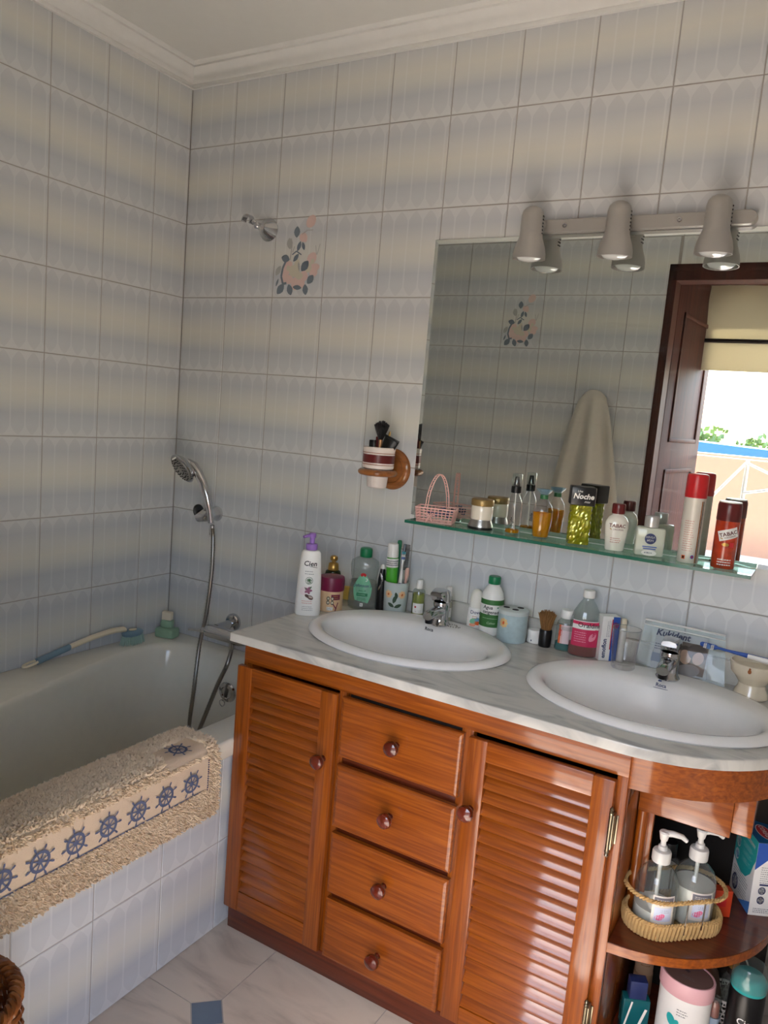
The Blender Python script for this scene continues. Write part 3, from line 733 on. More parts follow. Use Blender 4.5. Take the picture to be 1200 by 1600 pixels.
# ---------------------------------------------------------------- vanity
vc = thing('vanity_cabinet', 'orange brown pine vanity with louvred doors, drawers and rounded open end', 'cabinet', (1.45, -.3, 0))
YF = -.55; CX0, CX1 = .832, 1.811
def vpart(q, name, m, par=vc, label=None, smooth=40): return q.build(name, m, par, world=True, label=label, smooth=smooth)
MB_ = lambda *b: MB().bbox(*b)
vpart(MB_(CX0, CX0+.018, YF+.012, -.004, .0, .797, .002), 'side_panel', M['wz'])
vpart(MB_(CX1-.018, CX1-.001, YF+.012, -.004, .06, .68, .002).bbox(CX1-.018, CX1-.001, YF+.012, -.50, .67, .797, .002), 'side_panel', M['wz'])
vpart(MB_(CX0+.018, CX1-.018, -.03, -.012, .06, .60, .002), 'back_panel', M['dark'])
vpart(MB_(CX0, CX1, YF, YF+.022, .742, .799, .0025), 'top_rail', M['wx'])
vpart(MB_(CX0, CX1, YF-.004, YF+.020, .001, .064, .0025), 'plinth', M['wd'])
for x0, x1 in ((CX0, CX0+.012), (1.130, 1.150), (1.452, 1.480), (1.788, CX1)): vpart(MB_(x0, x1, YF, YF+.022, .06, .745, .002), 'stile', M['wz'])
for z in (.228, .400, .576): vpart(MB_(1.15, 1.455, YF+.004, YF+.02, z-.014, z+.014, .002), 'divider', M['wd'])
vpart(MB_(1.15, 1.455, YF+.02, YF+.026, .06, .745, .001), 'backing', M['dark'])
knob_me = MB().lathe([(.008, 0), (.0065, .006), (.0085, .012), (.0155, .018), (.0185, .026), (.0165, .033), (.009, .0375), (0, .0385)], 24, rot=RX).mesh('knob', M['knob'])
def knob(par, x, y, z):
    o = bpy.data.objects.new('knob', knob_me); COL.objects.link(o); o.parent = par; wo = WLOC[vc.name]; o.location = (x-wo[0], y-wo[1], z-wo[2]); return o
YD = YF-.018
def louvre_door(x0, x1, sw, z0, z1, ztop, zbot):
    q = MB_(x0, x0+sw, YD, YF-.0005, z0, z1, .003).bbox(x1-sw, x1, YD, YF-.0005, z0, z1, .003)
    q.bbox(x0+sw-.001, x1-sw+.001, YD+.001, YF-.0005, ztop, z1, .002, 1).bbox(x0+sw-.001, x1-sw+.001, YD+.001, YF-.0005, z0, zbot, .002, 1)
    q.box(x0+sw-.002, x1-sw+.002, YF+.0125, YF+.014, zbot-.01, ztop+.01, 2)  # dark sheet behind the slats paints the shade of the louvre gaps
    d = vpart(q, 'door', [M['wz'], M['wx'], M['dark']]); WLOC[d.name] = WLOC[vc.name]
    n = 19; st = (ztop-zbot)/n; wd = x1-x0-2*sw+.006
    ml = MB().bbox(-wd/2, wd/2, -.003, .003, -.0175, .0175, .002, rot=Matrix.Rotation(-math.radians(37), 3, 'X')).mesh('slat', M['wx'])
    for k in range(n):
        o = bpy.data.objects.new('slat', ml); COL.objects.link(o); o.parent = d; wo = WLOC[vc.name]
        o.location = ((x0+x1)/2-wo[0], YF-.0035-wo[1], zbot+st*(k+.5)-wo[2])
    return d
d1 = louvre_door(.826, 1.134, .047, .068, .738, .692, .124); knob(d1, 1.108, YD, .571)
d2 = louvre_door(1.476, 1.790, .044, .068, .736, .690, .112); knob(d2, 1.497, YD, .577)
for z in (.632, .215):
    q = MB().bbox(1.788, 1.797, YD-.003, YF-.0005, z-.036, z+.036, .0015)
    q.lathe([(.0042, -.038), (.0042, .038)], 12, (1.7905, YD-.003, z))
    for s in (-1, 1): q.lathe([(.0042, 0), (.005, .003), (.0025, .006), (.0045, .010), (.002, .014), (0, .015)] if s > 0 else [(0, -.015), (.002, -.014), (.0045, -.010), (.0025, -.006), (.005, -.003), (.0042, 0)], 12, (1.7905, YD-.003, z+s*.038))
    q.bbox(1.797, 1.8015, YF-.003, YF-.0002, z-.03, z+.03, .001)
    vpart(q, 'hinge', M['brass'], d2, 'aged brass butt hinge')
for z0, z1, zk in ((.588, .736, .664), (.409, .567, .491), (.236, .392, .317), (.064, .220, .138)):
    bmq = MB(); x0, x1 = 1.146, 1.462
    ring = lambda d, y: [(x0+d, y, z0+d), (x1-d, y, z0+d), (x1-d, y, z1-d), (x0+d, y, z1-d)]
    bmq.loft([ring(0, YF-.0005), ring(0, YD+.006), ring(.003, YD+.003), ring(.006, YD+.002), ring(.009, YD), ring(.012, YD-.0005)], 0, True, True)
    d = vpart(bmq, 'drawer', M['wx'], smooth=20); WLOC[d.name] = WLOC[vc.name]; knob(d, 1.304, YD, zk)

# rounded open end: quarter ellipse outline
EX, EY, ER = 1.79, -.56, .315
def endcurve(dx=0., n=20, a0=-90, a1=0):
    return [(EX+(ER-dx)*math.cos(math.radians(a0+(a1-a0)*k/n)), EY+ER+(ER-dx)*math.sin(math.radians(a0+(a1-a0)*k/n))) for k in range(n+1)]
def strip(d0, d1, z0, z1):
    o_, i_ = endcurve(d0), endcurve(d1); o_ = [(max(x, CX1), y) for x, y in o_]+[(EX+ER-d0, -.004)]; i_ = [(max(x, CX1), y) for x, y in i_]+[(EX+ER-d1, -.004)]
    return MB().loft([[(a[0], a[1], z0), (b[0], b[1], z0), (b[0], b[1], z1), (a[0], a[1], z1)] for a, b in zip(o_, i_)], 0, True, True)
vpart(strip(.012, .03, .722, .799), 'curved_apron', M['wx'])
def shelf_board(z0, z1, d):
    poly = [(CX1, -.004), (CX1, EY+d)]+[p for p in endcurve(d) if p[0] > CX1+.004]+[(EX+ER-d, -.004)]
    return MB().prism(poly, z0, z1)
SZ = .392
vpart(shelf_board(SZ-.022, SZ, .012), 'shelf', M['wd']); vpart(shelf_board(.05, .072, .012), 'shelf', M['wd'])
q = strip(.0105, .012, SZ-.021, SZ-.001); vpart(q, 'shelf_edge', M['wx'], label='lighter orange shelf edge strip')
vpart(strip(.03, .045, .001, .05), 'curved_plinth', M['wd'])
vpart(MB_(1.812, 1.992, -.415, -.397, .622, .722, .002), 'brace_board', M['wx'])
vpart(MB_(1.992, 2.03, -.415, -.10, .635, .722, .002), 'brace_board', M['wx'])
vpart(MB().lathe([(.011, 0), (.011, .23)], 20, (1.823, -.405, SZ)).bbox(1.830, 1.846, -.405, -.39, SZ, .64, .002), 'post', M['wz'])
vpart(MB_(1.812, 2.09, -.16, -.15, .073, .70, .001), 'void_shade_sheet', M['dark'])  # near-black sheet, its colour stands in for the unlit hollow under the basin

# countertop --------------------------------------------------------------------------
ZT = .82
S1, S2 = (1.162, -.287), (1.786, -.292); SA, SB = .280, .224
cto = thing('countertop', 'grey veined white marble countertop with rounded end and low upstand', 'countertop', (1.45, -.3, .8))
outer = [(.800, -.002), (.800, -.573), (.803, -.576)]+[(.95+.1*k, -.576) for k in range(9)]
cv = [(1.785+.325*math.sin(math.radians(a)), -.576+.325-.325*math.cos(math.radians(a))) for a in range(0, 91, 5)]
outer += cv+[(2.11, -.15), (2.11, -.002)]
def ellp(c, a, b, n=48): return [(c[0]+a*math.cos(2*PI*k/n), c[1]+b*math.sin(2*PI*k/n)) for k in range(n)]
def plate(z0, z1, chamfer=.003):
    bm = bmesh.new(); loops = [outer, ellp(S1, .255, .2), ellp(S2, .255, .2)]
    def fill(z, ins):
        es = []
        for li, lp in enumerate(loops):
            vs = []
            for i, p in enumerate(lp):
                P = Vector(p)
                if li == 0 and ins:
                    a, b = Vector(lp[i-1]), Vector(lp[(i+1) % len(lp)]); t = (b-a).normalized(); nrm = Vector((-t.y, t.x)); P = P+nrm*ins
                vs.append(bm.verts.new((P.x, P.y, z)))
            es += [bm.edges.new((vs[i], vs[(i+1) % len(vs)])) for i in range(len(vs))]
        bmesh.ops.triangle_fill(bm, use_beauty=True, use_dissolve=False, edges=es)
        return es
    fill(z1, chamfer); fill(z0, 0)
    bm.verts.index_update(); q = MB(); q.add([v.co.copy() for v in bm.verts], [[v.index for v in f.verts] for f in bm.faces]); bm.free()
    n = len(outer); ins = []
    for i, p in enumerate(outer):
        a, b = Vector(outer[i-1]), Vector(outer[(i+1) % n]); t = (b-a).normalized(); P = Vector(p)+Vector((-t.y, t.x))*chamfer; ins.append((P.x, P.y, z1))
    mid = [(x+(a-x)*.3, y+(b-y)*.3, z1-.001) for (x, y), (a, b, _) in zip(outer, ins)]
    q.loft([[(x, y, z0) for x, y in outer], [(x, y, z1-chamfer) for x, y in outer], mid, ins])
    return q
plate(.798, ZT).build('slab', M['marble'], cto, world=True, smooth=30)
MB().bbox(.800, 2.11, -.022, -.001, ZT, .878, .002).build('upstand', M['marble'], cto, world=True)

def basin(c, label, ink):
    t = thing('washbasin', label, 'washbasin', (c[0], c[1], ZT), group='oval washbasins set in the counter')
    E_ = lambda a, b, dy, z: [(x, y+dy, z) for x, y in ellp((0, 0), a, b, 64)]
    q = MB().loft([E_(SA-.03, SB-.03, 0, -.012), E_(SA-.004, SB-.004, 0, .0005), E_(SA, SB, 0, .005), E_(SA-.004, SB-.004, 0, .011), E_(SA-.013, SB-.013, 0, .0155), E_(SA-.022, SB-.022, 0, .0165),
                   E_(SA-.034, SB-.038, -.006, .0145), E_(SA-.042, SB-.056, -.020, .012), E_(SA-.050, SB-.068, -.026, .006), E_(SA-.056, SB-.074, -.027, -.008), E_(SA-.075, SB-.088, -.026, -.05), E_(SA-.12, SB-.118, -.02, -.095), E_(SA-.18, SB-.16, -.012, -.118), E_(.04, .04, 0, -.124), E_(.02, .02, 0, -.124)], 0, False, True)
    q.build('bowl', M['ceramic'], t, smooth=60)
    MB().lathe([(.030, -.1225), (.030, -.120), (.022, -.119), (.018, -.122), (0, -.122)], 28).build('drain', M['chrome'], t)
    yb = SB-.068-.026
    mp = planemap((0, yb-.003, .002), (1, 0, 0), (0, .22, .95), .0014)
    if ink == 'dark': geos = [(text_geo('Roca', .013, .02), 0)]
    else: geos = [(text_geo('Roca', .012, .02), 0), (rect_geo(.008, .004, -.004, .0105, 1), 0), (rect_geo(.034, .0012, 0, -.0075, 1), 0)]
    dk = decal(t, 'lettering', geos, [M['black'] if ink == 'dark' else M['navy']], mp)
    return t
basin(S1, 'white oval washbasin on the left, among the tall bottles', 'dark')
basin(S2, 'white oval washbasin on the right with a glass tumbler on its rim', 'blue')
def tap(loc, label):
    t = thing('basin_tap', label, 'tap', loc, group='chrome basin mixer taps')
    MB().lathe([(.027, 0), (.028, .004), (.026, .008), (.023, .011), (.0215, .02), (.022, .045), (.0235, .060), (.022, .066)], 32).build('body', M['chrome'], t)
    loops = []
    for y, z, a, b in ((-.005, .040, .019, .020), (-.025, .042, .018, .017), (-.050, .043, .017, .014), (-.072, .041, .0165, .0125), (-.083, .038, .0145, .010)):
        loops.append([(a*math.cos(k*PI/8), y, z+b*math.sin(k*PI/8)) for k in range(16)])
    MB().loft(loops, 0, True, True).build('spout', M['chrome'], t)
    MB().lathe([(.0105, -.008), (.0115, -.006), (.0115, .006)], 20, (0, -.071, .026)).build('aerator', M['black'], t)
    q = MB(); lv = []
    for y, z0, z1, a in ((.022, .068, .086, .017), (.015, .066, .098, .021), (0, .066, .105, .0225), (-.015, .068, .106, .0215), (-.030, .078, .104, .0195), (-.042, .088, .101, .017)):
        lv.append([(x, y, z) for x, z in ((-a, z0), (-a*1.02, (z0+z1)/2), (-a*.8, z1-.002), (0, z1), (a*.8, z1-.002), (a*1.02, (z0+z1)/2), (a, z0), (0, z0-.001))])
    q.loft(lv, 0, True, True).build('lever', M['chrome'], t, smooth=50)
    MB().lathe([(.004, 0), (.004, .0015)], 12, (0, -.018, .088), rot=RX).build('indicator', M['navy'], t)
    return t
t1 = tap((1.176, -.125, ZT+.012), 'chrome mixer tap of the left washbasin, with a ball chain')
q = MB()
for k in range(16):
    a = k*.42; q.lathe([(0, -.0018), (.0013, -.0013), (.0018, 0), (.0013, .0013), (0, .0018)], 6, (.040+.022*math.cos(a)*(.5+.03*k), .002+.012*math.sin(a), .004), cap0=False, cap1=False)
q.build('ball_chain', M['chromeD'], t1)
tap((1.792, -.128, ZT+.012), 'chrome mixer tap of the right washbasin, in front of the zip pouch')

# ---------------------------------------------------------------- mirror, glass shelf, spot bar
mr = thing('mirror', 'large frameless mirror over the two washbasins', 'mirror', (1.6, 0, 1.11))
mx0, mx1, mz0, mz1 = .990, 2.26, 1.112, 1.910
MB().box(mx0+.012, mx1-.012, -.0068, -.0008, mz0+.012, mz1-.012).build('silvered_glass', M['mirror'], mr, world=True, smooth=0)
ring = lambda d, y: [(mx0+d, y, mz0+d), (mx1-d, y, mz0+d), (mx1-d, y, mz1-d), (mx0+d, y, mz1-d)]
MB().loft([ring(0, -.0008), ring(0, -.0045), ring(.012, -.0068)]).build('bevel', M['mirror'], mr, world=True, smooth=0)
sh = thing('glass_shelf', 'green edged glass shelf under the mirror', 'shelf', (1.49, 0, 1.1))
q = MB().box(1.035, 1.937, -.1208, -.0085, 1.1025, 1.1102); q.build('pane', M['shelfglass'], sh, world=True, smooth=0)
q = MB().box(1.034, 1.938, -.1222, -.1206, 1.1022, 1.1105).box(1.9372, 1.9385, -.1222, -.0085, 1.1022, 1.1105).box(1.0335, 1.0348, -.1222, -.0085, 1.1022, 1.1105)
q.build('polished_edge', M['shelfedge'], sh, world=True, smooth=0)
for x in (1.13, 1.84): MB().bbox(x-.012, x+.012, -.034, -.0005, 1.090, 1.1022, .003).build('bracket', M['chrome'], sh, world=True)
SHZ = 1.1108
sp = thing('spotlight_bar', 'satin grey spotlight bar with three bullet heads above the mirror', 'light', (1.56, 0, 1.93))
z0, z1 = 1.912, 1.946; poly = [(1.30, z0), (1.815, z0)]+[(1.815+.017*math.cos(a), 1.929+.017*math.sin(a)) for a in [-PI/2+PI*k/10 for k in range(1, 10)]]+[(1.815, z1), (1.30, z1)]+[(1.30+.017*math.cos(a), 1.929+.017*math.sin(a)) for a in [PI/2+PI*k/10 for k in range(1, 10)]]
MB().loft([[(x, y, z) for x, z in poly] for y in (-.0005, -.020)]+[[(1.56+(x-1.56)*.996, -.023, 1.929+(z-1.929)*.88) for x, z in poly]], 0, True, True).build('bar', M['lampbody'], sp, world=True)
for x in (1.375, 1.66): MB().lathe([(.006, 0), (.006, .002), (.003, .0025), (0, .0015)], 14, (x, -.023, 1.929), rot=RX).build('screw', M['chrome'], sp, world=True)
hprof = [(.0, .132), (.010, .1308), (.019, .1265), (.0255, .119), (.0285, .108), (.0292, .062), (.0300, .054), (.034, .042), (.0385, .030), (.0420, .014), (.0425, 0), (.0405, 0), (.0395, .010), (.031, .03), (0, .034)]
Rh = Matrix.Rotation(math.radians(3), 3, 'X')
hme = MB().lathe(hprof, 40, rot=Rh, cap0=False, cap1=False).mesh('lamp_head', M['lampbody'], 50)
q = MB()
for k in range(6):
    z = .062+.0085*k
    for sgn in (1,): q.bbox(.018, .0298, -.010, .004, z, z+.0034, .001, rot=Rh, c=(0, 0, 0))
vme = q.mesh('vent_slots', M['black'], 0)
bme = MB().lathe([(0, .028), (.030, .026), (.034, .012), (.033, .004), (.026, -.002), (.014, -.006), (0, -.0072)], 36, rot=Rh, cap0=False, cap1=False).mesh('bulb', M['bulb'], 60)
jme = MB().lathe([(.017, 0), (.019, .004), (.019, .012), (.014, .018), (.012, .040)], 24, rot=RX).mesh('swivel', M['lampbody'])
for x in (1.306, 1.528, 1.755):
    h_ = bpy.data.objects.new('lamp_head', hme); COL.objects.link(h_); h_.parent = sp; h_.location = (x-1.56, -.076, 1.834-1.93); h_.rotation_euler = (0, 0, .25)
    for nm, me in (('vent_slots', vme), ('bulb', bme)):
        o = bpy.data.objects.new(nm, me); COL.objects.link(o); o.parent = h_
    o = bpy.data.objects.new('swivel', jme); COL.objects.link(o); o.parent = sp; o.location = (x-1.56, -.022, 0)

# ---------------------------------------------------------------- things standing on the counter
def body(prof, **k): return MB().lathe(prof, **k)
CZ = ZT+.0004
def interp(prof):
    def f(z):
        for (r0, a), (r1, b) in zip(prof, prof[1:]):
            if a <= z <= b and b > a: return r0+(r1-r0)*(z-a)/(b-a)
        return prof[-1][0]
    return f
FRONT = -PI/2
def bottle(name, label, loc, rz, prof, m, cat='bottle', sx=1, sy=1, cap=None, capm=None, capname='cap', seg=36, group=None, liquid=None, liqm=None):
    t = thing(name, label, cat, loc, rz, group)
    body(prof, seg=seg, sx=sx, sy=sy).build('body', m, t, smooth=35)
    if liquid: body(liquid, seg=seg, sx=sx, sy=sy).build('contents', liqm, t, smooth=35)
    if cap: body(cap, seg=seg).build(capname, capm, t, smooth=35)
    return t
def label_on(t, prof, sx, sy, z, geos, mats, name='label', ang=FRONT, eps=.0007):
    return decal(t, name, geos, mats, cylmap(interp(prof), ang, z, eps, sx, sy))

# white lotion pump bottle
loc = (.832, -.285, CZ); pr_ = [(.034, 0), (.0365, .004), (.0365, .02), (.033, .11), (.0285, .168), (.027, .180), (.022, .186), (.014, .188)]
t = bottle('lotion_bottle', 'tall white lotion bottle with purple pump, leftmost on the counter', loc, .60, pr_, M['white'], sx=1, sy=.62)
q = body([(.0155, .188), (.0165, .190), (.0165, .203), (.015, .205), (.007, .206), (.007, .222), (.010, .223), (.0105, .233), (.008, .236), (0, .236)], seg=28).tube([(0, 0, .2285), (-.012, -.010, .2285), (-.024, -.020, .226)], [.006, .005, .004], 10)
q.build('pump', M['purple'], t)
label_on(t, pr_, 1, .62, .15, [(text_geo('Cien', .020, .02, .15), 0), (rect_geo(.022, .0012, .010, -.009, 4, -.12), 0)], [M['black']], 'brand_lettering')
label_on(t, pr_, 1, .62, .125, [(lines_geo(.026, 2, .007, .0018, 0, .003), 0)], [M['ltext']], 'small_print')
ln = [(ell_geo(.0105, .0105, 0, 0), 0), (ell_geo(.0093, .0093, 0, 0), 1)]+[(ell_geo(.0065, .0018, .003*math.cos(a), -.002+.003*math.sin(a), a, 8, .6), 2) for a in (.6, 1.2, PI/2, 2, 2.6)]+[(ell_geo(.0085, .003, 0, -.0065, 0, 10, .3), 2)]
label_on(t, pr_, 1, .62, .102, ln, [M['dgreen'], M['white'], M['dgreen']], 'leaf_emblem')
fl_ = [(ell_geo(.015, .012, -.012, .010, .5, 14, 0), 3)]+[(ell_geo(.006, .0038, .0055*math.cos(a)-.001, .012+.0055*math.sin(a), a, 10, .3), 0) for a in (0, 1.26, 2.5, 3.77, 5.0)]+[(ell_geo(.005, .0022, -.008, .017, 2.4, 8, .5), 1), (ell_geo(.005, .0022, .005, .020, 1.0, 8, .5), 1), (ell_geo(.0075, .0045, -.003, -.004, -.5, 12, 0), 2), (ell_geo(.009, .006, .006, -.008, -.5, 12, 0), 2), (ell_geo(.0065, .0035, .0065, -.0068, -.5, 10, 0), 4)]
label_on(t, pr_, 1, .62, .062, fl_, [mat('print_rose', (150, 80, 110), .5), M['dgreen'], mat('print_brown', (84, 48, 36), .5), mat('print_blush', (240, 226, 226), .5), mat('print_nut', (216, 200, 184), .5)], 'blossom_print')
label_on(t, pr_, 1, .62, .035, [(lines_geo(.036, 2, .006, .0022, 0, .008), 0), (lines_geo(.032, 3, .005, .0012, 0, -.008, 4), 1)], [mat('print_pale_rose', (222, 170, 160), .5), M['ltext']], 'small_print')
# cream tub with burgundy lid
loc = (.850, -.195, CZ); pr_ = [(.032, 0), (.035, .003), (.036, .062)]
t = bottle('cream_tub', 'beige hair mask tub with burgundy screw lid', loc, .55, pr_, mat('beige_tub', (226, 190, 148), .45), cat='jar', cap=[(.0375, .0625), (.038, .066), (.038, .092), (.036, .1015), (.033, .1025), (0, .1025)], capm=M['burg'], capname='lid')
label_on(t, pr_, 1, 1, .046, [(rect_geo(.028, .016, .016, 0, 6), 0), (lines_geo(.02, 2, .006, .002, .016, .003), 1)], [M['burg'], M['gold']], 'label')
label_on(t, pr_, 1, 1, .03, [(ell_geo(.005, .006, -.006+.012*(k % 2), .012-.012*(k//2)), 0) for k in range(4)]+[(ell_geo(.0035, .004, -.006+.012*(k % 2), .012-.012*(k//2)), 1) for k in range(4)]+[(rect_geo(.018, .010, 0, -.018, 4), 2), (lines_geo(.016, 4, .0022, .0009, 0, -.0148), 0)], [M['black'], M['cream'], M['white']], 'symbols')
label_on(t, pr_, 1, 1, .018, [(rect_geo(.003, .026, .020, 0, 1, -.3), 0), (rect_geo(.003, .018, .013, .002, 1, .6), 0)], [M['burg']], 'ornament')
# green pump bottle with gold top
loc = (.792, -.105, CZ); pr_ = [(.024, 0), (.026, .004), (.026, .078), (.0225, .094), (.014, .099)]
t = bottle('oil_pump_bottle', 'dark green bottle with gold twist pump behind the cream tub', loc, .55, pr_, M['greenglass'], liquid=[(.022, .003), (.0235, .006), (.0235, .06)], liqm=mat('green_oil', (52, 60, 30), .3))
body([(.0165, .098), (.017, .101), (.015, .118), (.013, .120), (.006, .122), (.006, .126), (.0105, .128), (.0120, .134), (.0105, .140), (.004, .143), (0, .143)], seg=28).build('pump', M['gold'], t)
label_on(t, pr_, 1, 1, .06, [(rect_geo(.016, .034, -.008, 0, 4), 0)], [M['ltext']], 'label')
o = MB().bbox(-.022, .022, -.011, .011, 0, .042, .006).build('sponge', M['yellow']); o.location = (.822, -.050, CZ); o.rotation_euler = (0, 0, .3); tag(o, 'small yellow sponge behind the baby oil bottle', 'sponge')
# clear baby oil bottle
loc = (.905, -.105, CZ); pr_ = [(.040, 0), (.0445, .004), (.0445, .04), (.0410, .072), (.0375, .092), (.041, .112), (.0435, .132), (.040, .147), (.026, .156), (.016, .159)]
t = bottle('baby_oil_bottle', 'clear waisted oil bottle with green cap and drop shaped label', loc, .42, pr_, M['clear'], sx=1, sy=.55, cap=[(.0175, .158), (.0185, .160), (.0185, .180), (.017, .184), (.013, .186), (0, .186)], capm=M['green'], liquid=[(.037, .003), (.042, .006), (.042, .04), (.0385, .072), (.036, .088), (.0, .088)], liqm=M['clearliq'])
dv = [(0, 0)]+[(.031*math.sin(a)*(1 if a < 2.0 or a > 4.28 else 1)*max(0, (1-abs(math.sin(a/2)) ** 6))**.5 if False else .030*math.sin(a)*math.sin(a/2)**.9*0, 0) for a in []]
drop = []
for k in range(28):
    u = k/14
    if u <= 1: y = -.046+.092*u; sgn = 1
    else: y = .046-.092*(u-1); sgn = -1
    h_ = (y+.046)/.092; w_ = .029*(math.sin(min(1, h_*1.35+.30)*PI*.5)**.6 if h_ < .52 else (1-(h_-.52)/.48)**.75)
    drop.append((sgn*max(w_, .0006), y))
geo = ([(0, -.005)]+drop, [(0, 1+k, 1+(k+1) % 28) for k in range(28)])
label_on(t, pr_, 1, .55, .068, [(geo, 0)], [M['lgreen']], 'drop_label', eps=.0009)
label_on(t, pr_, 1, .55, .074, [(text_geo("Johnson's", .0155, .01, .2), 0), (text_geo('aloe vera', .006, 0, 0), 0)] if False else [(text_geo("Johnson's", .0135, .01, .2), 0), (shift(text_geo('baby oil', .0065, .01), 0, -.015), 1), (rect_geo(.032, .009, 0, -.027, 6), 1), (shift(lines_geo(.026, 1, .006, .003, 0, 0), 0, -.027), 2), (lines_geo(.026, 2, .004, .0012, 0, -.038), 1)], [M['navy'], M['green'], M['lgreen']], 'lettering', eps=.0016)
label_on(t, pr_, 1, .55, .104, [(ell_geo(.008, .0065, 0, .002, 0, 14, 0), 0), (ell_geo(.005, .005, .008, -.012, 0, 14), 1), (ell_geo(.0035, .0035, .008, -.012), 2)], [M['red'], M['white'], M['lgreen']], 'emblem', eps=.0018)
label_on(t, pr_, 1, .55, .016, [(rect_geo(.009, .010, 0, 0, 2), 0), (rect_geo(.004, .005, 0, 0, 1), 1)], [M['white'], M['navy']], 'size_mark')
# black tube standing on its cap
t = thing('mascara_tube', 'slim black tube standing left of the painted cup', 'tube', (.955, -.085, CZ), .3)
MB().lathe([(.012, 0), (.0128, .003), (.0128, .07), (.011, .10), (.007, .128)], 24).build('body', M['black'], t)
MB().lathe([(.0072, .128), (.006, .136), (.0035, .140), (0, .141)], 16).build('tip', M['white'], t)
decal(t, 'flourish', [(ell_geo(.003, .014, .001, .02, .3, 10, .4), 0), (ell_geo(.0025, .012, -.003, -.012, -.4, 10, .4), 0)], [M['chrome']], cylmap(.0125, FRONT, .085, .001))
# painted ceramic cup with brushes
loc = (.994, -.064, CZ); pr_ = [(.031, 0), (.034, .004), (.0365, .06), (.0375, .094)]
t = thing('painted_cup', 'pale ceramic cup painted with orange flowers holding toothbrushes', 'cup', loc, .45)
body(pr_+[(.0355, .0945), (.0335, .088), (.030, .008), (0, .007)], cap1=False).build('body', M['cupc'], t)
fl = []
for fx in (-.020, .022):
    for k in range(7): fl.append((ell_geo(.0062, .0042, fx+.0062*math.cos(k*.9), .010+.0062*math.sin(k*.9), k*.9, 10), 0))
    fl.append((ell_geo(.0042, .0042, fx, .010), 1))
for a in [(0, -.004, .013, .006, 1.3), (-.010, -.022, .011, .0055, 2.6), (.011, -.024, .012, .0055, .4), (.004, .008, .010, .005, 1.8)]: fl.append((ell_geo(a[2], a[3], a[0], a[1], a[4], 10, .5), 2))
fl.append((rect_geo(.0035, .055, 0, -.022, 1), 2))
label_on(t, pr_, 1, 1, .05, fl, [mat('petal_peach', (240, 200, 150), .4), mat('petal_orange', (206, 100, 30), .4), mat('painted_leaf', (62, 86, 62), .4)], 'flower_painting')
def leaning(name, label, cat, loc, tilt, rz, group=None):
    t = thing(name, label, cat, loc, 0, group); t.rotation_euler = (tilt[0], tilt[1], rz); return t
cx_, cy_ = loc[0], loc[1]; zc_ = CZ+.0076
t = leaning('toothpaste_tube', 'green and white toothpaste tube standing head up in the painted cup', 'tube', (cx_-.012, cy_-.006, zc_), (0, -.03), .45)
L_ = []
for z, a, b in ((.165, .013, .013), (.155, .0165, .0155), (.07, .018, .010), (.002, .018, .0022)): L_.append([(a*math.cos(k*PI/10), b*math.sin(k*PI/10), z) for k in range(20)])
MB().loft(L_, 0, True, True).build('body', mat('paste_green', (70, 168, 40), .35), t)
MB().lathe([(.0165, .158), (.0168, .161), (.0158, .196), (.014, .1985), (0, .1985)], 28).build('cap', M['white'], t)
decal(t, 'band', [(rect_geo(.046, .026, 0, 0, 10), 0), (rect_geo(.046, .003, 0, .006, 10), 1), (rect_geo(.046, .003, 0, 0, 10), 1), (rect_geo(.046, .003, 0, -.006, 10), 1)], [M['white'], mat('print_slate', (96, 100, 116), .5)], cylmap(.0172, FRONT, .142, .0012))
def toothbrush(name, label, loc, tilt, rz, hcol, bcol, L=.185, group='toothbrushes'):
    t = leaning(name, label, 'toothbrush', loc, tilt, rz, group)
    q = MB(); q.loft([[(a*math.cos(k*PI/6), y+b*math.sin(k*PI/6), z) for k in range(12)] for z, a, b, y in ((0, .003, .003, 0), (.004, .006, .0045, 0), (.05, .0068, .0055, 0), (.09, .0055, .005, .001), (.125, .0032, .0032, .0), (.150, .0032, .003, 0), (.156, .006, .003, 0), (L-.004, .0058, .0028, 0), (L, .003, .002, 0))], 0, True, True)
    q.build('handle', hcol[0], t)
    q = MB().loft([[(a*math.cos(k*PI/6), y+b*math.sin(k*PI/6), z) for k in range(12)] for z, a, b, y in ((.015, .0055, .003, -.0028), (.05, .0062, .0038, -.0032), (.085, .005, .0032, -.0028))], 0, True, True); q.build('grip', hcol[1], t)
    for i in range(3): 
        q = MB()
        for j in range(3):
            for s in range(2): q.tube([((j-1)*.0036, -.002, .160+i*.008+s*.0036), ((j-1)*.0038, -.0125, .160+i*.008+s*.0036)], .0016, 5)
        q.build('bristle_tuft', bcol[i % len(bcol)], t)
    return t
toothbrush('toothbrush', 'white and blue toothbrush upright in the painted cup', (cx_+.012, cy_-.008, zc_), (.02, .04), .5, (M['white'], M['navy']), (M['blue'], M['white'], mat('bristle_aqua', (90, 190, 210), .6)), .172)
t = leaning('hair_comb', 'black styling comb standing at the back of the painted cup', 'comb', (cx_+.004, cy_+.012, zc_), (-.04, .04), .45)
q = MB().bbox(-.006, .002, -.002, .002, 0, .198, .001).build('spine', M['black'], t)
q = MB()
for k in range(20): q.bbox(.001, .014, -.0012, .0012, .120+k*.0039, .1222+k*.0039, .0004)
q.build('comb_teeth', M['black'], t)
o = MB().lathe([(.004, 0), (.005, .01), (.0055, .18), (.0065, .186), (.0065, .203), (.004, .206), (0, .2065)], 16).build('cleaning_stick', M['green']); o.location = (cx_-.010, cy_+.016, zc_); o.rotation_euler = (-.04, -.02, 0); tag(o, 'green capped stick rising behind the toothpaste tube', 'stick')
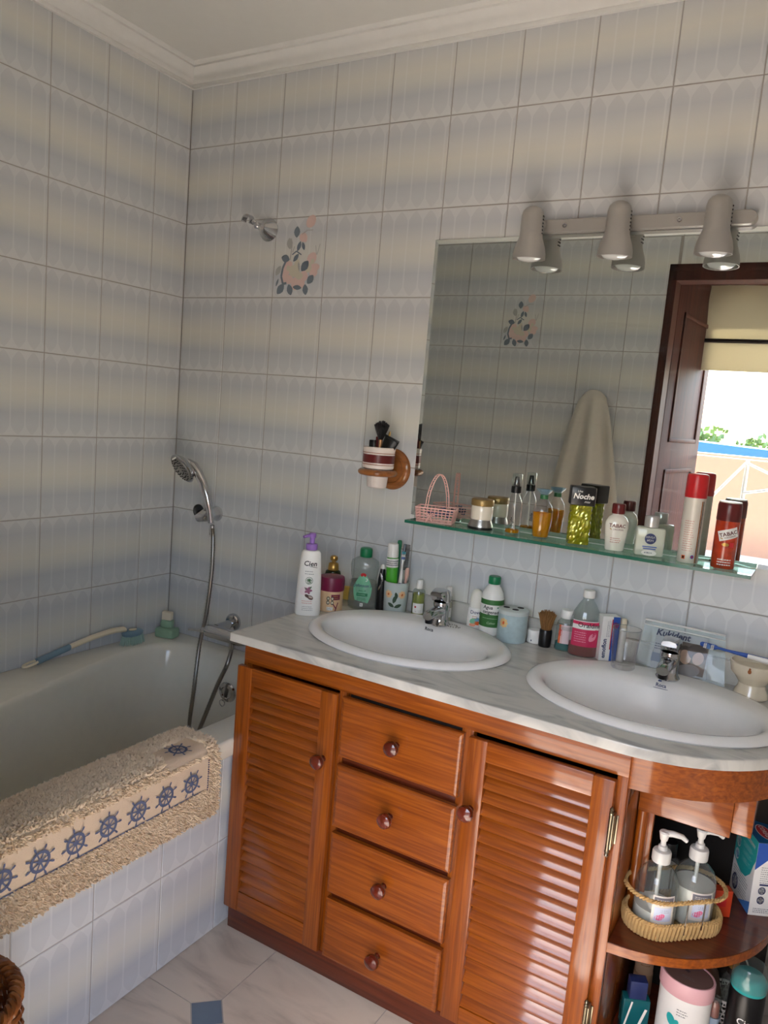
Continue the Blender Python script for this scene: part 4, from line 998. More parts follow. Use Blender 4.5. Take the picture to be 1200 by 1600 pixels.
o = MB().lathe([(.004, 0), (.0045, .1), (.006, .11), (.0062, .126), (.004, .132), (0, .133)], 16).build('lip_brush', mat('dusty_pink', (222, 178, 160), .5)); o.location = (cx_+.021, cy_+.004, zc_); o.rotation_euler = (.03, .09, 0); tag(o, 'short pink stick at the right side of the painted cup', 'brush')
# small yellow bottle, second one behind the tap
loc = (1.061, -.043, CZ); pr_ = [(.0175, 0), (.0188, .003), (.0188, .072), (.016, .078), (.0085, .081)]
t = bottle('yellow_lotion_bottle', 'small bottle of yellow liquid with white cap beside the painted cup', loc, .5, pr_, M['clear'], cap=[(.0095, .081), (.0098, .083), (.009, .105), (.0075, .107), (0, .107)], capm=M['white'], liquid=[(.0172, .003), (.0172, .066), (0, .066)], liqm=M['olive'])
label_on(t, pr_, 1, 1, .024, [(rect_geo(.034, .030, 0, 0, 8), 0), (ell_geo(.003, .003, -.008, .004), 1), (lines_geo(.022, 2, .004, .0012, .003, -.006), 2)], [M['white'], M['red'], M['ltext']], 'label')
loc = (1.157, -.040, CZ); pr_ = [(.012, 0), (.0132, .003), (.0132, .07), (.011, .076), (.007, .079)]
t = bottle('clear_lotion_bottle', 'small pale bottle with white cap behind the left basin tap', loc, .5, pr_, M['clear'], cap=[(.0078, .079), (.0082, .081), (.0078, .102), (.006, .104), (0, .104)], capm=M['white'], liquid=[(.0118, .003), (.0118, .06), (0, .06)], liqm=mat('pale_lotion', (216, 210, 180), .4))
label_on(t, pr_, 1, 1, .03, [(rect_geo(.022, .028, 0, 0, 6), 0), (rect_geo(.010, .004, 0, .006, 3), 1)], [M['white'], M['red']], 'label')
# roll-on
loc = (1.247, -.046, CZ); pr_ = [(.0185, 0), (.0215, .003), (.0225, .03), (.0205, .058), (.0195, .062)]
t = bottle('roll_on_deodorant', 'white roll-on deodorant with domed cap and flower label', loc, .42, pr_, M['white'], cat='deodorant', sx=1, sy=.75, cap=[(.0190, .0625), (.0185, .080), (.0165, .098), (.0120, .110), (.006, .1145), (0, .1155)], capm=mat('pearl_cap', (230, 226, 214), .3))
t.children[1].scale = (1, .75, 1)
label_on(t, pr_, 1, .75, .050, [(text_geo('Dove', .0135, .015), 0)], [M['navy']], 'brand_lettering')
label_on(t, pr_, 1, .75, .022, [(ell_geo(.011, .008, -.004, .003, .3), 0), (ell_geo(.009, .006, .007, -.002, -.3), 1), (ell_geo(.007, .006, .006, .008, .2), 2), (ell_geo(.009, .005, -.006, -.008, 0), 3)], [M['lgreen'], M['orange'], mat('print_sky', (110, 160, 190), .5), mat('print_peach', (236, 160, 130), .5)], 'flower_print')
decal(t, 'small_print', [(lines_geo(.016, 2, .005, .0016), 0)], [M['gold']], cylmap(interp(pr_), FRONT, .0385, .0009, 1, .75))
# peroxide bottle
loc = (1.299, -.056, CZ); pr_ = [(.029, 0), (.0315, .004), (.0315, .098), (.029, .116), (.021, .131), (.0155, .137), (.0155, .142)]
t = bottle('antiseptic_bottle', 'white antiseptic bottle with green cap and green striped label', loc, .40, pr_, M['white'], cap=[(.0165, .142), (.0172, .144), (.0172, .160), (.0155, .1635), (0, .1635)], capm=M['green'])
for z, h_ in ((.094, .014), (.042, .036)): label_on(t, pr_, 1, 1, z, [(rect_geo(.092, h_, 0, 0, 18), 0)], [mat('label_dark_green', (52, 110, 50), .5)], 'label_band')
label_on(t, pr_, 1, 1, .073, [(shift(text_geo('Agua', .0135, .02, .1), -.012, .0065), 0), (shift(text_geo('oxigenada', .0130, .02, .1), -.001, -.0065), 0), (rect_geo(.012, .003, .020, .0075, 2), 1)], [M['black'], M['green']], 'lettering')
label_on(t, pr_, 1, 1, .036, [(text_geo('Cinfa' if False else 'Calver', .009, 0, .2), 0), (lines_geo(.05, 1, .004, .001, 0, .013), 0), (shift(text_geo('250 ml', .005), .023, -.009), 0)], [mat('pale_green_print', (190, 214, 180), .5)], 'lettering', eps=.0012)
# canister with holes in the lid
loc = (1.371, -.076, CZ); pr_ = [(.0375, 0), (.040, .003), (.0405, .076)]
t = thing('brush_canister', 'pale blue painted ceramic canister with holes in its lid', 'canister', loc, .35)
body(pr_).build('body', M['canis'], t)
body([(.0412, .0765), (.0418, .079), (.041, .0865), (.038, .0885), (0, .089)], seg=40).build('lid', mat('canister_lid', (202, 210, 206), .3), t)
q = MB()
for a, b in ((0, 0), (-.023, .010), (.018, .017)): q.lathe([(.0085, .0884), (.0085, .0893), (0, .0893)], 18, (a, b-.004, 0), sx=1.15)
hq = [MB().lathe([(.0075, .0884), (.0075, .0895), (0, .0895)], 18, (a, b, 0), sx=1.2) for a, b in ((.004, -.012), (-.020, .006), (.018, .016))]
for x in hq: x.build('hole', M['dark'], t)
fl = [(ell_geo(.007, .0045, -.026+.007*math.cos(k*.785), .012+.007*math.sin(k*.785), k*.785, 8), 0) for k in range(8)]+[(ell_geo(.005, .005, -.026, .012), 1)]
label_on(t, pr_, 1, 1, .042, fl, [mat('petal_buff', (226, 190, 130), .5), M['orange']], 'painted_flower')
# cream jar, shaving brush
loc = (1.426, -.046, CZ); t = bottle('cream_jar', 'tiny white cream jar beside the shaving brush', loc, .3, [(.017, 0), (.0192, .002), (.0192, .018)], M['white'], cat='jar', cap=[(.0196, .0185), (.0199, .020), (.0199, .033), (.0185, .0365), (0, .0372)], capm=M['white'], capname='lid')
decal(t, 'print', [(rect_geo(.003, .004, -.007, 0, 1), 0)], [M['navy']], cylmap(.0193, FRONT, .009))
t = thing('shaving_brush', 'shaving brush with black handle and brown bristles', 'brush', (1.461, -.060, CZ), .3)
body([(.0155, 0), (.0168, .003), (.0168, .044), (.0155, .047), (0, .047)], seg=32).build('handle', M['black'], t)
q = MB(); rr = random.Random(8)
for k in range(150):
    a, r = rr.uniform(0, 2*PI), math.sqrt(rr.random()); 
    r0, r1 = .012*r, .024*r+rr.uniform(-.001, .002)
    q.tube([(r0*math.cos(a), r0*math.sin(a), .046), ((r0*.5+r1*.5)*math.cos(a), (r0*.5+r1*.5)*math.sin(a), .072), (r1*math.cos(a+.1), r1*math.sin(a+.1), .099-.010*r*r+rr.uniform(-.004, .002))], [.0013, .0014, .0009], 4, cap=False)
q.build('bristles', M['hairb'], t, stuff=True)
# mouthwash bottles
loc = (1.512, -.052, CZ); pr_ = [(.0235, 0), (.0258, .003), (.0258, .066), (.0225, .078), (.0155, .087)]
t = bottle('small_mouthwash_bottle', 'small clear bottle with a little teal liquid and white cap', loc, .32, pr_, M['clear'], sy=.72, cap=[(.0165, .088), (.0172, .090), (.0172, .107), (.0158, .110), (0, .110)], capm=M['white'], liquid=[(.0245, .003), (.0245, .022), (0, .022)], liqm=M['tealliq'])
label_on(t, pr_, 1, .72, .046, [(rect_geo(.034, .050, .004, 0, 8), 0), (rect_geo(.010, .050, -.014, 0, 2), 1), (shift(([(y, -x) for x, y in text_geo('BEXIDENT', .008, .01)[0]] if False else [(-y, x) for x, y in text_geo('Oral', .010, .02)[0]], text_geo('Oral', .010, .02)[1]), -.014, .004), 2)], [mat('label_pale_pink', (226, 204, 206), .5), mat('label_orange', (226, 110, 60), .5), M['red']], 'label')
loc = (1.564, -.058, CZ); pr_ = [(.036, 0), (.0395, .004), (.0395, .092), (.034, .115), (.022, .138), (.0135, .150), (.0135, .155)]
t = bottle('large_mouthwash_bottle', 'large clear bottle with a pink label and rose mouthwash left inside', loc, .32, pr_, M['clear'], sy=.72, cap=[(.0145, .155), (.0152, .157), (.0150, .172), (.0138, .1745), (0, .1745)], capm=M['white'], liquid=[(.0375, .003), (.0375, .034), (0, .034)], liqm=M['pinkliq'])
label_on(t, pr_, 1, .72, .062, [(rect_geo(.076, .066, 0, 0, 16), 0), (rect_geo(.076, .022, 0, .024, 16), 1), (ell_geo(.014, .009, .020, -.006, .9, 12, .3), 2), (ell_geo(.012, .005, .024, .004, 1.1, 12, .4), 0)], [mat('label_raspberry', (206, 44, 90), .45), M['white'], mat('label_swirl', (236, 150, 170), .5)], 'label')
label_on(t, pr_, 1, .72, .086, [(shift(text_geo('Oraldine', .017, .01), .010, 0), 0)], [M['black']], 'brand_lettering', eps=.0014)
label_on(t, pr_, 1, .72, .052, [(lines_geo(.036, 5, .006, .0015, -.010, .014), 0)], [mat('label_pink_print', (240, 170, 190), .5)], 'small_print', eps=.0014)
# carton, white tube behind it
t = thing('ointment_carton', 'upright white carton with dark blue side and red rings', 'box', (1.621, -.050, CZ), .62)
MB().bbox(-.023, .023, -.016, .016, 0, .118, .0008).build('carton', M['white'], t, smooth=0)
g = text_geo('Hemoflon' if False else 'emoflon', .0155, .03); g = ([(-y, x) for x, y in g[0]], g[1])
decal(t, 'front_print', [(rect_geo(.018, .117, .0138, 0, 1), 0), (ell_geo(.0085, .0085, .012, .036), 1), (ell_geo(.006, .006, .012, .036), 0), (ell_geo(.004, .004, .012, .036), 1), (rect_geo(.0025, .080, .0035, .012, 1), 1), (shift(g, -.012, -.026), 2), (shift(([(-y, x) for x, y in lines_geo(.05, 3, .004, .0012)[0]], lines_geo(.05, 3, .004, .0012)[1]), -.008, .030), 3)], [M['blue'], M['red'], M['navy'], M['ltext']], planemap((0, -.0161, .059), (1, 0, 0), (0, 0, 1), .0004))
decal(t, 'side_print', [(rect_geo(.031, .117, 0, 0, 1), 0)], [M['navy']], planemap((.0231, 0, .059), (0, 1, 0), (0, 0, 1), .0003))
t = thing('white_tube', 'thin white tube standing behind the ointment carton', 'tube', (1.657, -.040, CZ), 0)
MB().lathe([(.0085, 0), (.009, .003), (.009, .085), (.007, .090)], 20).build('body', M['white'], t)
MB().lathe([(.0075, .090), (.0078, .092), (.007, .113), (0, .1145)], 18).build('cap', M['cream'], t)
# tumbler on the right basin rim
t = thing('glass_tumbler', 'clear glass tumbler standing on the rim of the right washbasin', 'glass', (1.688, -.142, ZT+.0162))
q = MB().lathe([(.026, 0), (.0285, .003), (.0345, .098), (.0345, .100), (.0330, .100), (.0270, .012), (0, .010)], 40, cap1=False); q.build('glass', M['glass'], t)
MB().lathe([(.0330, .0992), (.0347, .0992), (.0347, .1008), (.0330, .1008), (.0330, .0992)], 40, cap0=False, cap1=False).build('rim', M['clear'], t)
# zip pouch leaning against the upstand
t = thing('zip_pouch', 'clear zip pouch with a denture leaflet leaning behind the right tap', 'pouch', (1.815, -.05, CZ), 0)
A, B_, C_, D_ = Vector((-.113, -.012, .004)), Vector((.098, -.012, .002)), Vector((.082, .022, .120)), Vector((-.108, .022, .122))
def quadmap(u, v): return (A*(1-u)+B_*u)*(1-v)+(D_*(1-u)+C_*u)*v
fr = [[quadmap(i/8, j/5)+Vector((0, -.010*math.sin(PI*i/8)*math.sin(PI*j/5)**.7, 0)) for i in range(9)] for j in range(6)]
bk = [[quadmap(i/8, j/5)+Vector((0, .004*math.sin(PI*i/8)*math.sin(PI*j/5)+.001, 0)) for i in range(9)] for j in range(6)]
q = MB().loft(fr, close=False).loft(bk, close=False); q.build('plastic_film', glass('pouch_film', (238, 241, 240), .45, .04), t, smooth=60)
MB().tube([D_+Vector((0, -.002, 0)), C_+Vector((0, -.002, 0))], .0025, 6).tube([quadmap(0, .9)+Vector((0, -.003, 0)), quadmap(1, .9)+Vector((0, -.003, 0))], .0015, 6).build('zip', M['white'], t)
lf_ = MB(); p = [quadmap(u, v) for u, v in ((.17, .05), (.80, .05), (.80, .86), (.17, .86))]; lf_.add(p, [(0, 1, 2, 3)]); lf_.add([x+Vector((0, .001, 0)) for x in p], [(0, 3, 2, 1)]); leaf_ = lf_.build('leaflet', mat('leaflet_paper', (206, 210, 216), .6), t, smooth=0)
u_ = (B_-A).normalized(); v_ = (D_-A).normalized()
mp = planemap(quadmap(.48, .46), u_, v_, .0008)
geos = [(shift(text_geo('Kukident', .022, .03, .15), -.024, .040), 0), (rect_geo(.062, .076, .032, -.008, 1), 1), (ell_geo(.022, .026, .012, -.004, .3), 2), (ell_geo(.014, .018, .014, -.006, .3), 3), (ell_geo(.024, .020, .040, .010, -.4), 2), (ell_geo(.013, .016, .044, -.004, -.2), 3), (ell_geo(.028, .016, .026, -.038, .2), 4), (shift(lines_geo(.05, 3, .006, .0018), -.036, .012), 0), (shift(rect_geo(.055, .022, 0, 0, 1), -.036, -.022), 5)]
q = MB()
for k, (g, mi) in enumerate(geos): q.add([tuple(Vector(mp(x, y))+Vector((0, -.0002*k, 0))) for x, y in g[0]], g[1], mi)
q.build('leaflet_print', [M['navy'], mat('photo_grey', (120, 104, 98), .6), mat('photo_brown', (66, 46, 40), .6), mat('photo_skin', (206, 168, 146), .6), mat('photo_cloth', (146, 140, 142), .6), mat('leaflet_blue_grey', (150, 162, 186), .6)], t, smooth=0)
# cream ceramic holder with blue toothbrush
t = thing('soap_holder', 'cream ceramic footed soap holder at the right end of the counter', 'holder', (1.972, -.085, CZ), .2)
body([(.034, 0), (.038, .004), (.036, .014), (.030, .026), (.029, .034), (.040, .050), (.050, .060), (.053, .078), (.054, .084), (.050, .085), (.046, .072), (0, .064)], seg=44).build('bowl', mat('ivory_ceramic', (226, 214, 188), .2, coat=.4), t)
decal(t, 'crest', [(ell_geo(.004, .005, 0, 0, 0, 12), 0), (ell_geo(.0025, .003, 0, .006, 0, 10), 0)], [M['oak']], cylmap(.0532, FRONT-.3, .073, .001))
tb = toothbrush('toothbrush', 'blue and white toothbrush lying across the cream soap holder', (2.040, -.098, CZ+.094), (0, -PI/2+.06), 0, (M['blue'], M['white']), (M['white'], mat('bristle_blue', (110, 160, 220), .6)), .19)

# ---------------------------------------------------------------- things on the glass shelf
def SL(x): return (x, -.064, SHZ)
t = thing('pink_basket', 'small pink lattice basket with tall arched handle on the glass shelf', 'basket', (1.106, -.068, SHZ), .28)
q = MB(); bw, bd, bh = .056, .036, .042
for k in range(6):
    z = .0012+k*(bh-.0024)/5; r = .0013 if 0 < k < 5 else .002; f_ = 1-.10*(1-k/5)
    q.tube([(-bw*f_, -bd*f_, z), (bw*f_, -bd*f_, z), (bw*f_, bd*f_, z), (-bw*f_, bd*f_, z)], r, 5, closed=True)
for side in range(4):
    n = 11 if side % 2 == 0 else 7
    for k in range(n):
        t_ = -1+2*k/(n-1)
        x, y = ((t_*bw, -bd), (bw, t_*bd), (t_*bw, bd), (-bw, t_*bd))[side]
        q.tube([(x*.9, y*.9, .001), (x, y, bh)], .0012, 4)
for k in range(7): q.tube([(-bw*.9, (-1+k/3)*bd*.9, .0012), (bw*.9, (-1+k/3)*bd*.9, .0012)], .0012, 4)
q.build('lattice', M['pink'], t)
q = MB(); arc = [(.0, -bd+2*bd*k/20, bh+.072*math.sin(PI*k/20)**.75) for k in range(21)]
arc = [(-.032+.064*k/20*1.0, 0, bh-.004+.098*math.sin(PI*k/20)**.55) for k in range(21)]
for dy in (-.0055, .0055): q.tube([(x, y+dy-bd*.0, z) for x, y, z in arc], .0014, 5)
for x, y, z in arc: q.tube([(x, -.0055, z), (x, .0055, z)], .0011, 4)
h_ = q.build('handle', M['pink'], t); h_.rotation_euler = (0, 0, PI/2-.75); h_.scale = (1.2, 1, 1)
q = MB()
for a, l in ((.5, .016), (2.6, .016), (4.2, .020), (5.2, .018)):
    q.tube([(-.012, -bd-.004, .020), (-.012+l*math.cos(a)*.7, -bd-.008, .020+l*math.sin(a)*.7+.004), (-.012+l*math.cos(a), -bd-.004, .020+l*math.sin(a)-.004), (-.012, -bd-.004, .019)], .0016, 5)
q.build('bow', M['pink'], t)
q = MB(); rr = random.Random(4)
for k in range(9): q.bbox(-.012, .012, -.002, .002, 0, .010, .001, rot=Matrix.Rotation(rr.uniform(-.6, .6), 3, 'Y') @ Matrix.Rotation(rr.uniform(0, PI), 3, 'Z'), c=(rr.uniform(-.03, .03), rr.uniform(-.016, .016), rr.uniform(.012, .030)))
o = q.build('hair_slides', mat('slate_blue', (76, 84, 116), .4), None); o.location = (1.112, -.066, SHZ+.003); o['kind'] = 'stuff'; tag(o, 'dark blue and grey hair slides heaped in the pink basket', 'hair slides')
t = thing('candle_jar', 'cream jar with gold lid on a silver and black foot', 'jar', SL(1.243), .3)
body([(.036, 0), (.0365, .003), (.036, .007)], seg=40).build('foot', M['black'], t)
body([(.034, .007), (.0335, .012), (.029, .024), (.0285, .027)], seg=40).build('foot_ring', mat('brushed_steel', (176, 174, 170), .3, .9), t)
body([(.0295, .027), (.0305, .029), (.0305, .062), (.029, .065)], seg=40).build('body', mat('cream_glass', (232, 222, 204), .2, coat=.5), t)
body([(.031, .065), (.0318, .067), (.0318, .080), (.030, .083), (0, .0835)], seg=40).build('lid', mat('antique_gold', (160, 132, 84), .38, .6, noise=.25, nscale=80), t)
pr_ = [(.0195, 0), (.0205, .003), (.0205, .078), (.0185, .090), (.0125, .103), (.0105, .108), (.0105, .114)]
t = bottle('spray_bottle', 'slim clear spray bottle with black pump and clear overcap', SL(1.336), .35, pr_, M['glass'], liquid=[(.0185, .004), (.0185, .012), (0, .012)], liqm=M['amber'], cap=[(.0125, .112), (.0135, .113), (.0135, .130), (.0095, .132), (.007, .150), (.006, .156), (0, .157)], capm=M['black'], capname='pump')
body([(.0138, .131), (.0135, .162), (.012, .1645), (0, .165)], seg=28).build('overcap', M['clear'], t)
MB().tube([(0, 0, .112), (.002, 0, .05), (.006, 0, .006)], .0016, 6).build('dip_tube', M['white'], t)
g = text_geo('Barbie' if False else 'Style', .0125, .02, .2); g = ([(-y, x) for x, y in g[0]], g[1])
decal(t, 'lettering', [(shift(g, -.004, 0), 0)], [M['black']], cylmap(.0206, FRONT, .035))
pr_ = [(.020, 0), (.0225, .004), (.0262, .055), (.0265, .072), (.023, .088), (.0125, .101), (.0105, .106)]
t = bottle('amber_perfume_bottle', 'vase shaped amber perfume bottle with flared glass stopper', SL(1.416), .35, pr_, M['glass'], sy=.7, liquid=[(.018, .004), (.0205, .008), (.0242, .055), (.0245, .070), (0, .072)], liqm=M['amber'], cap=[(.0108, .106), (.0108, .117)], capm=mat('green_neck', (50, 110, 70), .3), capname='collar')
body([(.009, .1172), (.012, .119), (.020, .128), (.0215, .1315), (.018, .131), (.010, .122), (0, .121)], seg=36).build('stopper', glass('blue_tint_glass', (196, 220, 232), 1., .2), t)
decal(t, 'lettering', [(text_geo('EAU VIVE' if False else 'AURA', .006, 0, 0, 1.2), 0)], [M['oak']], cylmap(interp(pr_), FRONT-.2, .066, .0008, 1, .7))
# textured gold-green cologne with black cap
t = thing('cologne_bottle', 'square cologne bottle of crumpled yellow green glass with black cap', 'bottle', SL(1.517), .42)
q = MB(); loops = []; rr = random.Random(2); NN = 44
for j in range(19):
    z = .002+.101*j/18; row = []
    for k in range(NN):
        a = 2*PI*k/NN+PI/4; sq = 1/max(abs(math.cos(a)), abs(math.sin(a)))**.85
        r = .0235*min(sq, 1.22)+(rr.uniform(-.0013, .0013) if 0 < j < 18 else 0)
        row.append((1.16*r*math.cos(a), .80*r*math.sin(a), z))
    loops.append(row)
q.loft(loops, 0, True, True)
q.build('body', mat('crumpled_chartreuse_glass', (150, 150, 10), .12, .35, noise=.6, nscale=110, coat=.8), t, smooth=0)
MB().bbox(-.0315, .0315, -.0225, .0225, .1035, .152, .003).build('cap', M['black'], t)
decal(t, 'lettering', [(shift(text_geo('Noche', .019, .03, .2), 0, 0), 0), (shift(text_geo('Una', .008, 0, .3), -.010, .013), 0), (shift(text_geo('de Gala' if False else 'mas', .009, 0, .4), .010, -.013), 0)], [M['white']], planemap((0, -.0226, .127), (1, 0, 0), (0, 0, 1), .0005))
# milk glass after shave
pr_ = [(.0215, 0), (.0235, .003), (.0255, .025), (.0290, .060), (.0285, .072), (.022, .085), (.0135, .091), (.0135, .094)]
t = bottle('aftershave_bottle', 'white milk glass aftershave bottle with dark red screw cap', SL(1.613), .36, pr_, mat('milk_glass', (232, 228, 216), .15, coat=.5), sy=.62, cap=[(.0155, .094), (.0163, .096), (.0163, .116), (.015, .1195), (0, .120)], capm=M['maroon'])
label_on(t, pr_, 1, .62, .064, [(text_geo('TABAC', .0125, .02, 0, 1.05), 0), (shift(text_geo('ORIGINAL', .0058, 0), .003, -.0095), 0), (rect_geo(.006, .002, -.016, -.009, 1, -.6), 1)], [M['maroon'], M['gold']], 'lettering')
label_on(t, pr_, 1, .62, .026, [(lines_geo(.028, 3, .005, .0016, 0, .006), 0)], [mat('print_brown_red', (170, 90, 76), .5)], 'small_print')
# square frosted after shave with silver cap
t = thing('balm_bottle', 'square frosted balm bottle with silver cap and round blue emblem', 'bottle', SL(1.697), .30)
q = MB().bbox(-.0345, .0345, -.016, .016, 0, .072, .006); q.build('body', M['frost'], t)
MB().bbox(-.031, .031, -.0130, .0130, .004, .064, .004).build('contents', mat('white_balm', (226, 228, 216), .3), t)
body([(.0165, .072), (.0172, .074), (.0172, .097), (.016, .0995), (0, .100)], seg=36).build('cap', mat('silver_cap', (206, 204, 202), .3, .6), t)
decal(t, 'emblem', [(ell_geo(.0135, .0135, 0, .004, 0, 28), 0), (shift(text_geo('NIVEA', .0078, .03), 0, .0075), 1), (shift(text_geo('MEN', .0078, .03), 0, -.0005), 1)], [M['navy'], M['white']], planemap((0, -.0161, .040), (1, 0, 0), (0, 0, 1), .0005))
q = decal(t, 'label', [(rect_geo(.034, .0026, 0, .006, 2), 0), (rect_geo(.030, .0026, 0, .001, 2), 0), (ell_geo(.018, .0075, 0, -.009), 1), (lines_geo(.022, 1, .004, .003, 0, -.009), 2)], [M['blue'], M['white'], M['navy']], planemap((0, -.0161, .018), (1, 0, 0), (0, 0, 1), .0006))
# tall red capped can, brown can
t = thing('hairspray_can', 'tall white aerosol can with a red cap on the glass shelf', 'can', SL(1.790), .30)
pr_ = [(.0235, 0), (.0245, .002), (.0245, .158)]
body(pr_).build('body', mat('satin_white_can', (222, 216, 204), .35, .15), t); body([(.0252, .158), (.0255, .160), (.0250, .207), (.0235, .213), (.020, .215), (0, .215)], seg=36).build('cap', M['red'], t)
label_on(t, pr_, 1, 1, .066, [(lines_geo(.024, 14, .0055, .0016, -.008, .036, 5), 0), (rect_geo(.003, .150, .0145, .010, 1), 1), (rect_geo(.0025, .150, .0185, .010, 1), 2)], [mat('print_salmon', (206, 150, 140), .5), M['oak'], mat('print_dark_line', (60, 48, 44), .5)], 'small_print')
label_on(t, pr_, 1, 1, .014, [(rect_geo(.008, .009, -.014, 0, 2), 0), (ell_geo(.0022, .003, -.014, 0), 1), (ell_geo(.004, .0045, .006, .002), 2), (ell_geo(.0026, .003, .006, .002), 3)], [M['orange'], M['black'], M['blue'], M['red']], 'symbols')
t = thing('shaving_foam_can', 'brown and orange aerosol can with a slanted white label', 'can', SL(1.869), .28)
pr_ = [(.0255, 0), (.0265, .002), (.0265, .113)]
body(pr_).build('body', M['brownred'], t)
body([(.0268, .113), (.0272, .115), (.0268, .150), (.0250, .156)], seg=36).build('cap', M['maroon'], t); body([(.0252, .1558), (.0245, .1585), (0, .159)], seg=36).build('cap_top', M['white'], t)
label_on(t, pr_, 1, 1, .083, [(rect_geo(.046, .024, 0, 0, 12, .34), 0)], [M['white']], 'slanted_label')
g1 = text_geo('TABAC', .0125, .02); g2 = shift(text_geo('ORIGINAL', .006), .003, -.008)
rot_ = lambda g, a: ([(x*math.cos(a)-y*math.sin(a), x*math.sin(a)+y*math.cos(a)) for x, y in g[0]], g[1])
label_on(t, pr_, 1, 1, .084, [(rot_(g1, .34), 0), (rot_(g2, .34), 0), (rot_(rect_geo(.006, .002, -.017, -.007, 1, -.6), .34), 1)], [M['maroon'], M['gold']], 'lettering', eps=.0013)
label_on(t, pr_, 1, 1, .058, [(rect_geo(.010, .012, .010, 0, 2), 0), (ell_geo(.008, .004, -.004, 0), 1)], [M['red'], M['gold']], 'emblem')
label_on(t, pr_, 1, 1, .018, [(lines_geo(.034, 3, .006, .0026, 0, .004, 9), 0)], [M['white']], 'small_print')

# ---------------------------------------------------------------- wall cup holder
t = thing('cup_holder', 'turned honey wood wall ring for a tumbler beside the mirror', 'holder', (.912, 0, 1.24))
body([(.060, 0), (.063, .004), (.060, .011), (.052, .013), (.049, .017), (.043, .018), (.040, .015), (.030, .018), (.016, .019), (0, .019)], seg=48, rot=RX).build('wall_plate', M['oak'], t)
q = MB(); n = 48
q.loft([[((.0465+.0125*math.cos(b)+(.004 if False else 0))*math.cos(a), -.090+(.0465+.0125*math.cos(b))*math.sin(a), -.008+.0095*math.sin(b)) for b in [2*PI*k/12 for k in range(12)]] for a in [2*PI*k/n for k in range(n+1)]])
q.build('ring', M['oak'], t)
MB().loft([[(.016*math.cos(b), y, -.008+.010*math.sin(b)) for b in [2*PI*k/12 for k in range(12)]] for y in (-.015, -.040)], 0, True, True).build('arm', M['oak'], t)
pr_ = [(.0255, 0), (.029, .003), (.0325, .040), (.0335, .052), (.0455, .058), (.0465, .062), (.0465, .108), (.0475, .112), (.0475, .118), (.045, .120), (.043, .114), (.028, .008), (0, .007)]
t = thing('beauty_cup', 'white stepped cup with maroon band hanging in the wooden ring', 'cup', (.912, -.090, 1.187), .4)
body(pr_, seg=44, cap1=False).build('body', mat('cup_white', (232, 220, 212), .3), t)
q = MB(); seg = 44
for z0, z1, mi in ((.074, .098, 0), (.068, .070, 1), (.102, .104, 1)):
    q.lathe([(.0468, z0), (.0472, (z0+z1)/2), (.0468, z1)], seg, mi=mi, cap0=False, cap1=False)
q.build('band', [M['maroon'], mat('band_copper', (150, 90, 60), .4)], t)
bx, by, bz = .912, -.090, 1.196
t = leaning('makeup_brush', 'powder brush with fluffy black head in the beauty cup', 'brush', (bx-.004, by+.004, bz), (0, .02), 0)
MB().lathe([(.004, 0), (.0045, .02), (.0050, .10), (.0062, .135)], 16).build('handle', mat('rose_gold', (206, 160, 116), .3, .5), t)
q = MB(); rr = random.Random(3)
for k in range(170):
    a, r = rr.uniform(0, 2*PI), math.sqrt(rr.random()); r0, r1 = .006*r, .024*r
    q.tube([(r0*math.cos(a), r0*math.sin(a), .133), (.75*r1*math.cos(a), .75*r1*math.sin(a), .160), (r1*math.cos(a), r1*math.sin(a), .187-.014*r*r+rr.uniform(-.003, .002))], [.0016, .0018, .001], 4, cap=False)
q.lathe([(.006, .132), (.015, .158), (.018, .172), (0, .176)], 16)
q.build('bristles', M['black'], t, stuff=True)
t = leaning('flat_tube', 'flat black cosmetic tube leaning right in the beauty cup', 'tube', (bx-.016, by-.008, bz), (0, .38), .2)
q = MB().loft([[(a*math.cos(k*PI/8), b*math.sin(k*PI/8), z) for k in range(16)] for z, a, b in ((.03, .012, .011), (.09, .018, .010), (.145, .0235, .0025))], 0, True, True); q.build('body', M['black'], t)
MB().bbox(-.0235, .0235, -.0015, .0015, .145, .152, .0005).build('crimp', M['black'], t)
t = leaning('thin_brush', 'slim brush with a wooden handle and gold ferrule beside the powder brush', 'brush', (bx+.004, by+.012, bz), (-.04, .10), 0)
MB().lathe([(.003, 0), (.0035, .09), (.003, .13)], 12).build('handle', M['oak'], t); MB().lathe([(.0034, .13), (.0034, .15), (.002, .158), (0, .16)], 12).build('ferrule', M['gold'], t)
for nm, lb, x, y, h_, m in (('lipstick', 'short black lipstick case at the front left of the beauty cup', -.019, -.010, .130, 'black'), ('lipstick', 'reddish brown lipstick case behind the black one in the beauty cup', -.012, .014, .140, 'maroon')):
    t = thing(nm, lb, 'lipstick', (bx+x, by+y, bz+.0), .2, 'lipsticks in the beauty cup')
    MB().lathe([(.0085, .046), (.0088, .07), (.0082, .072)], 20).build('base', M['black'], t); MB().bbox(-.0085, .0085, -.0085, .0085, .072, h_, .0015).build('cap', M[m], t)

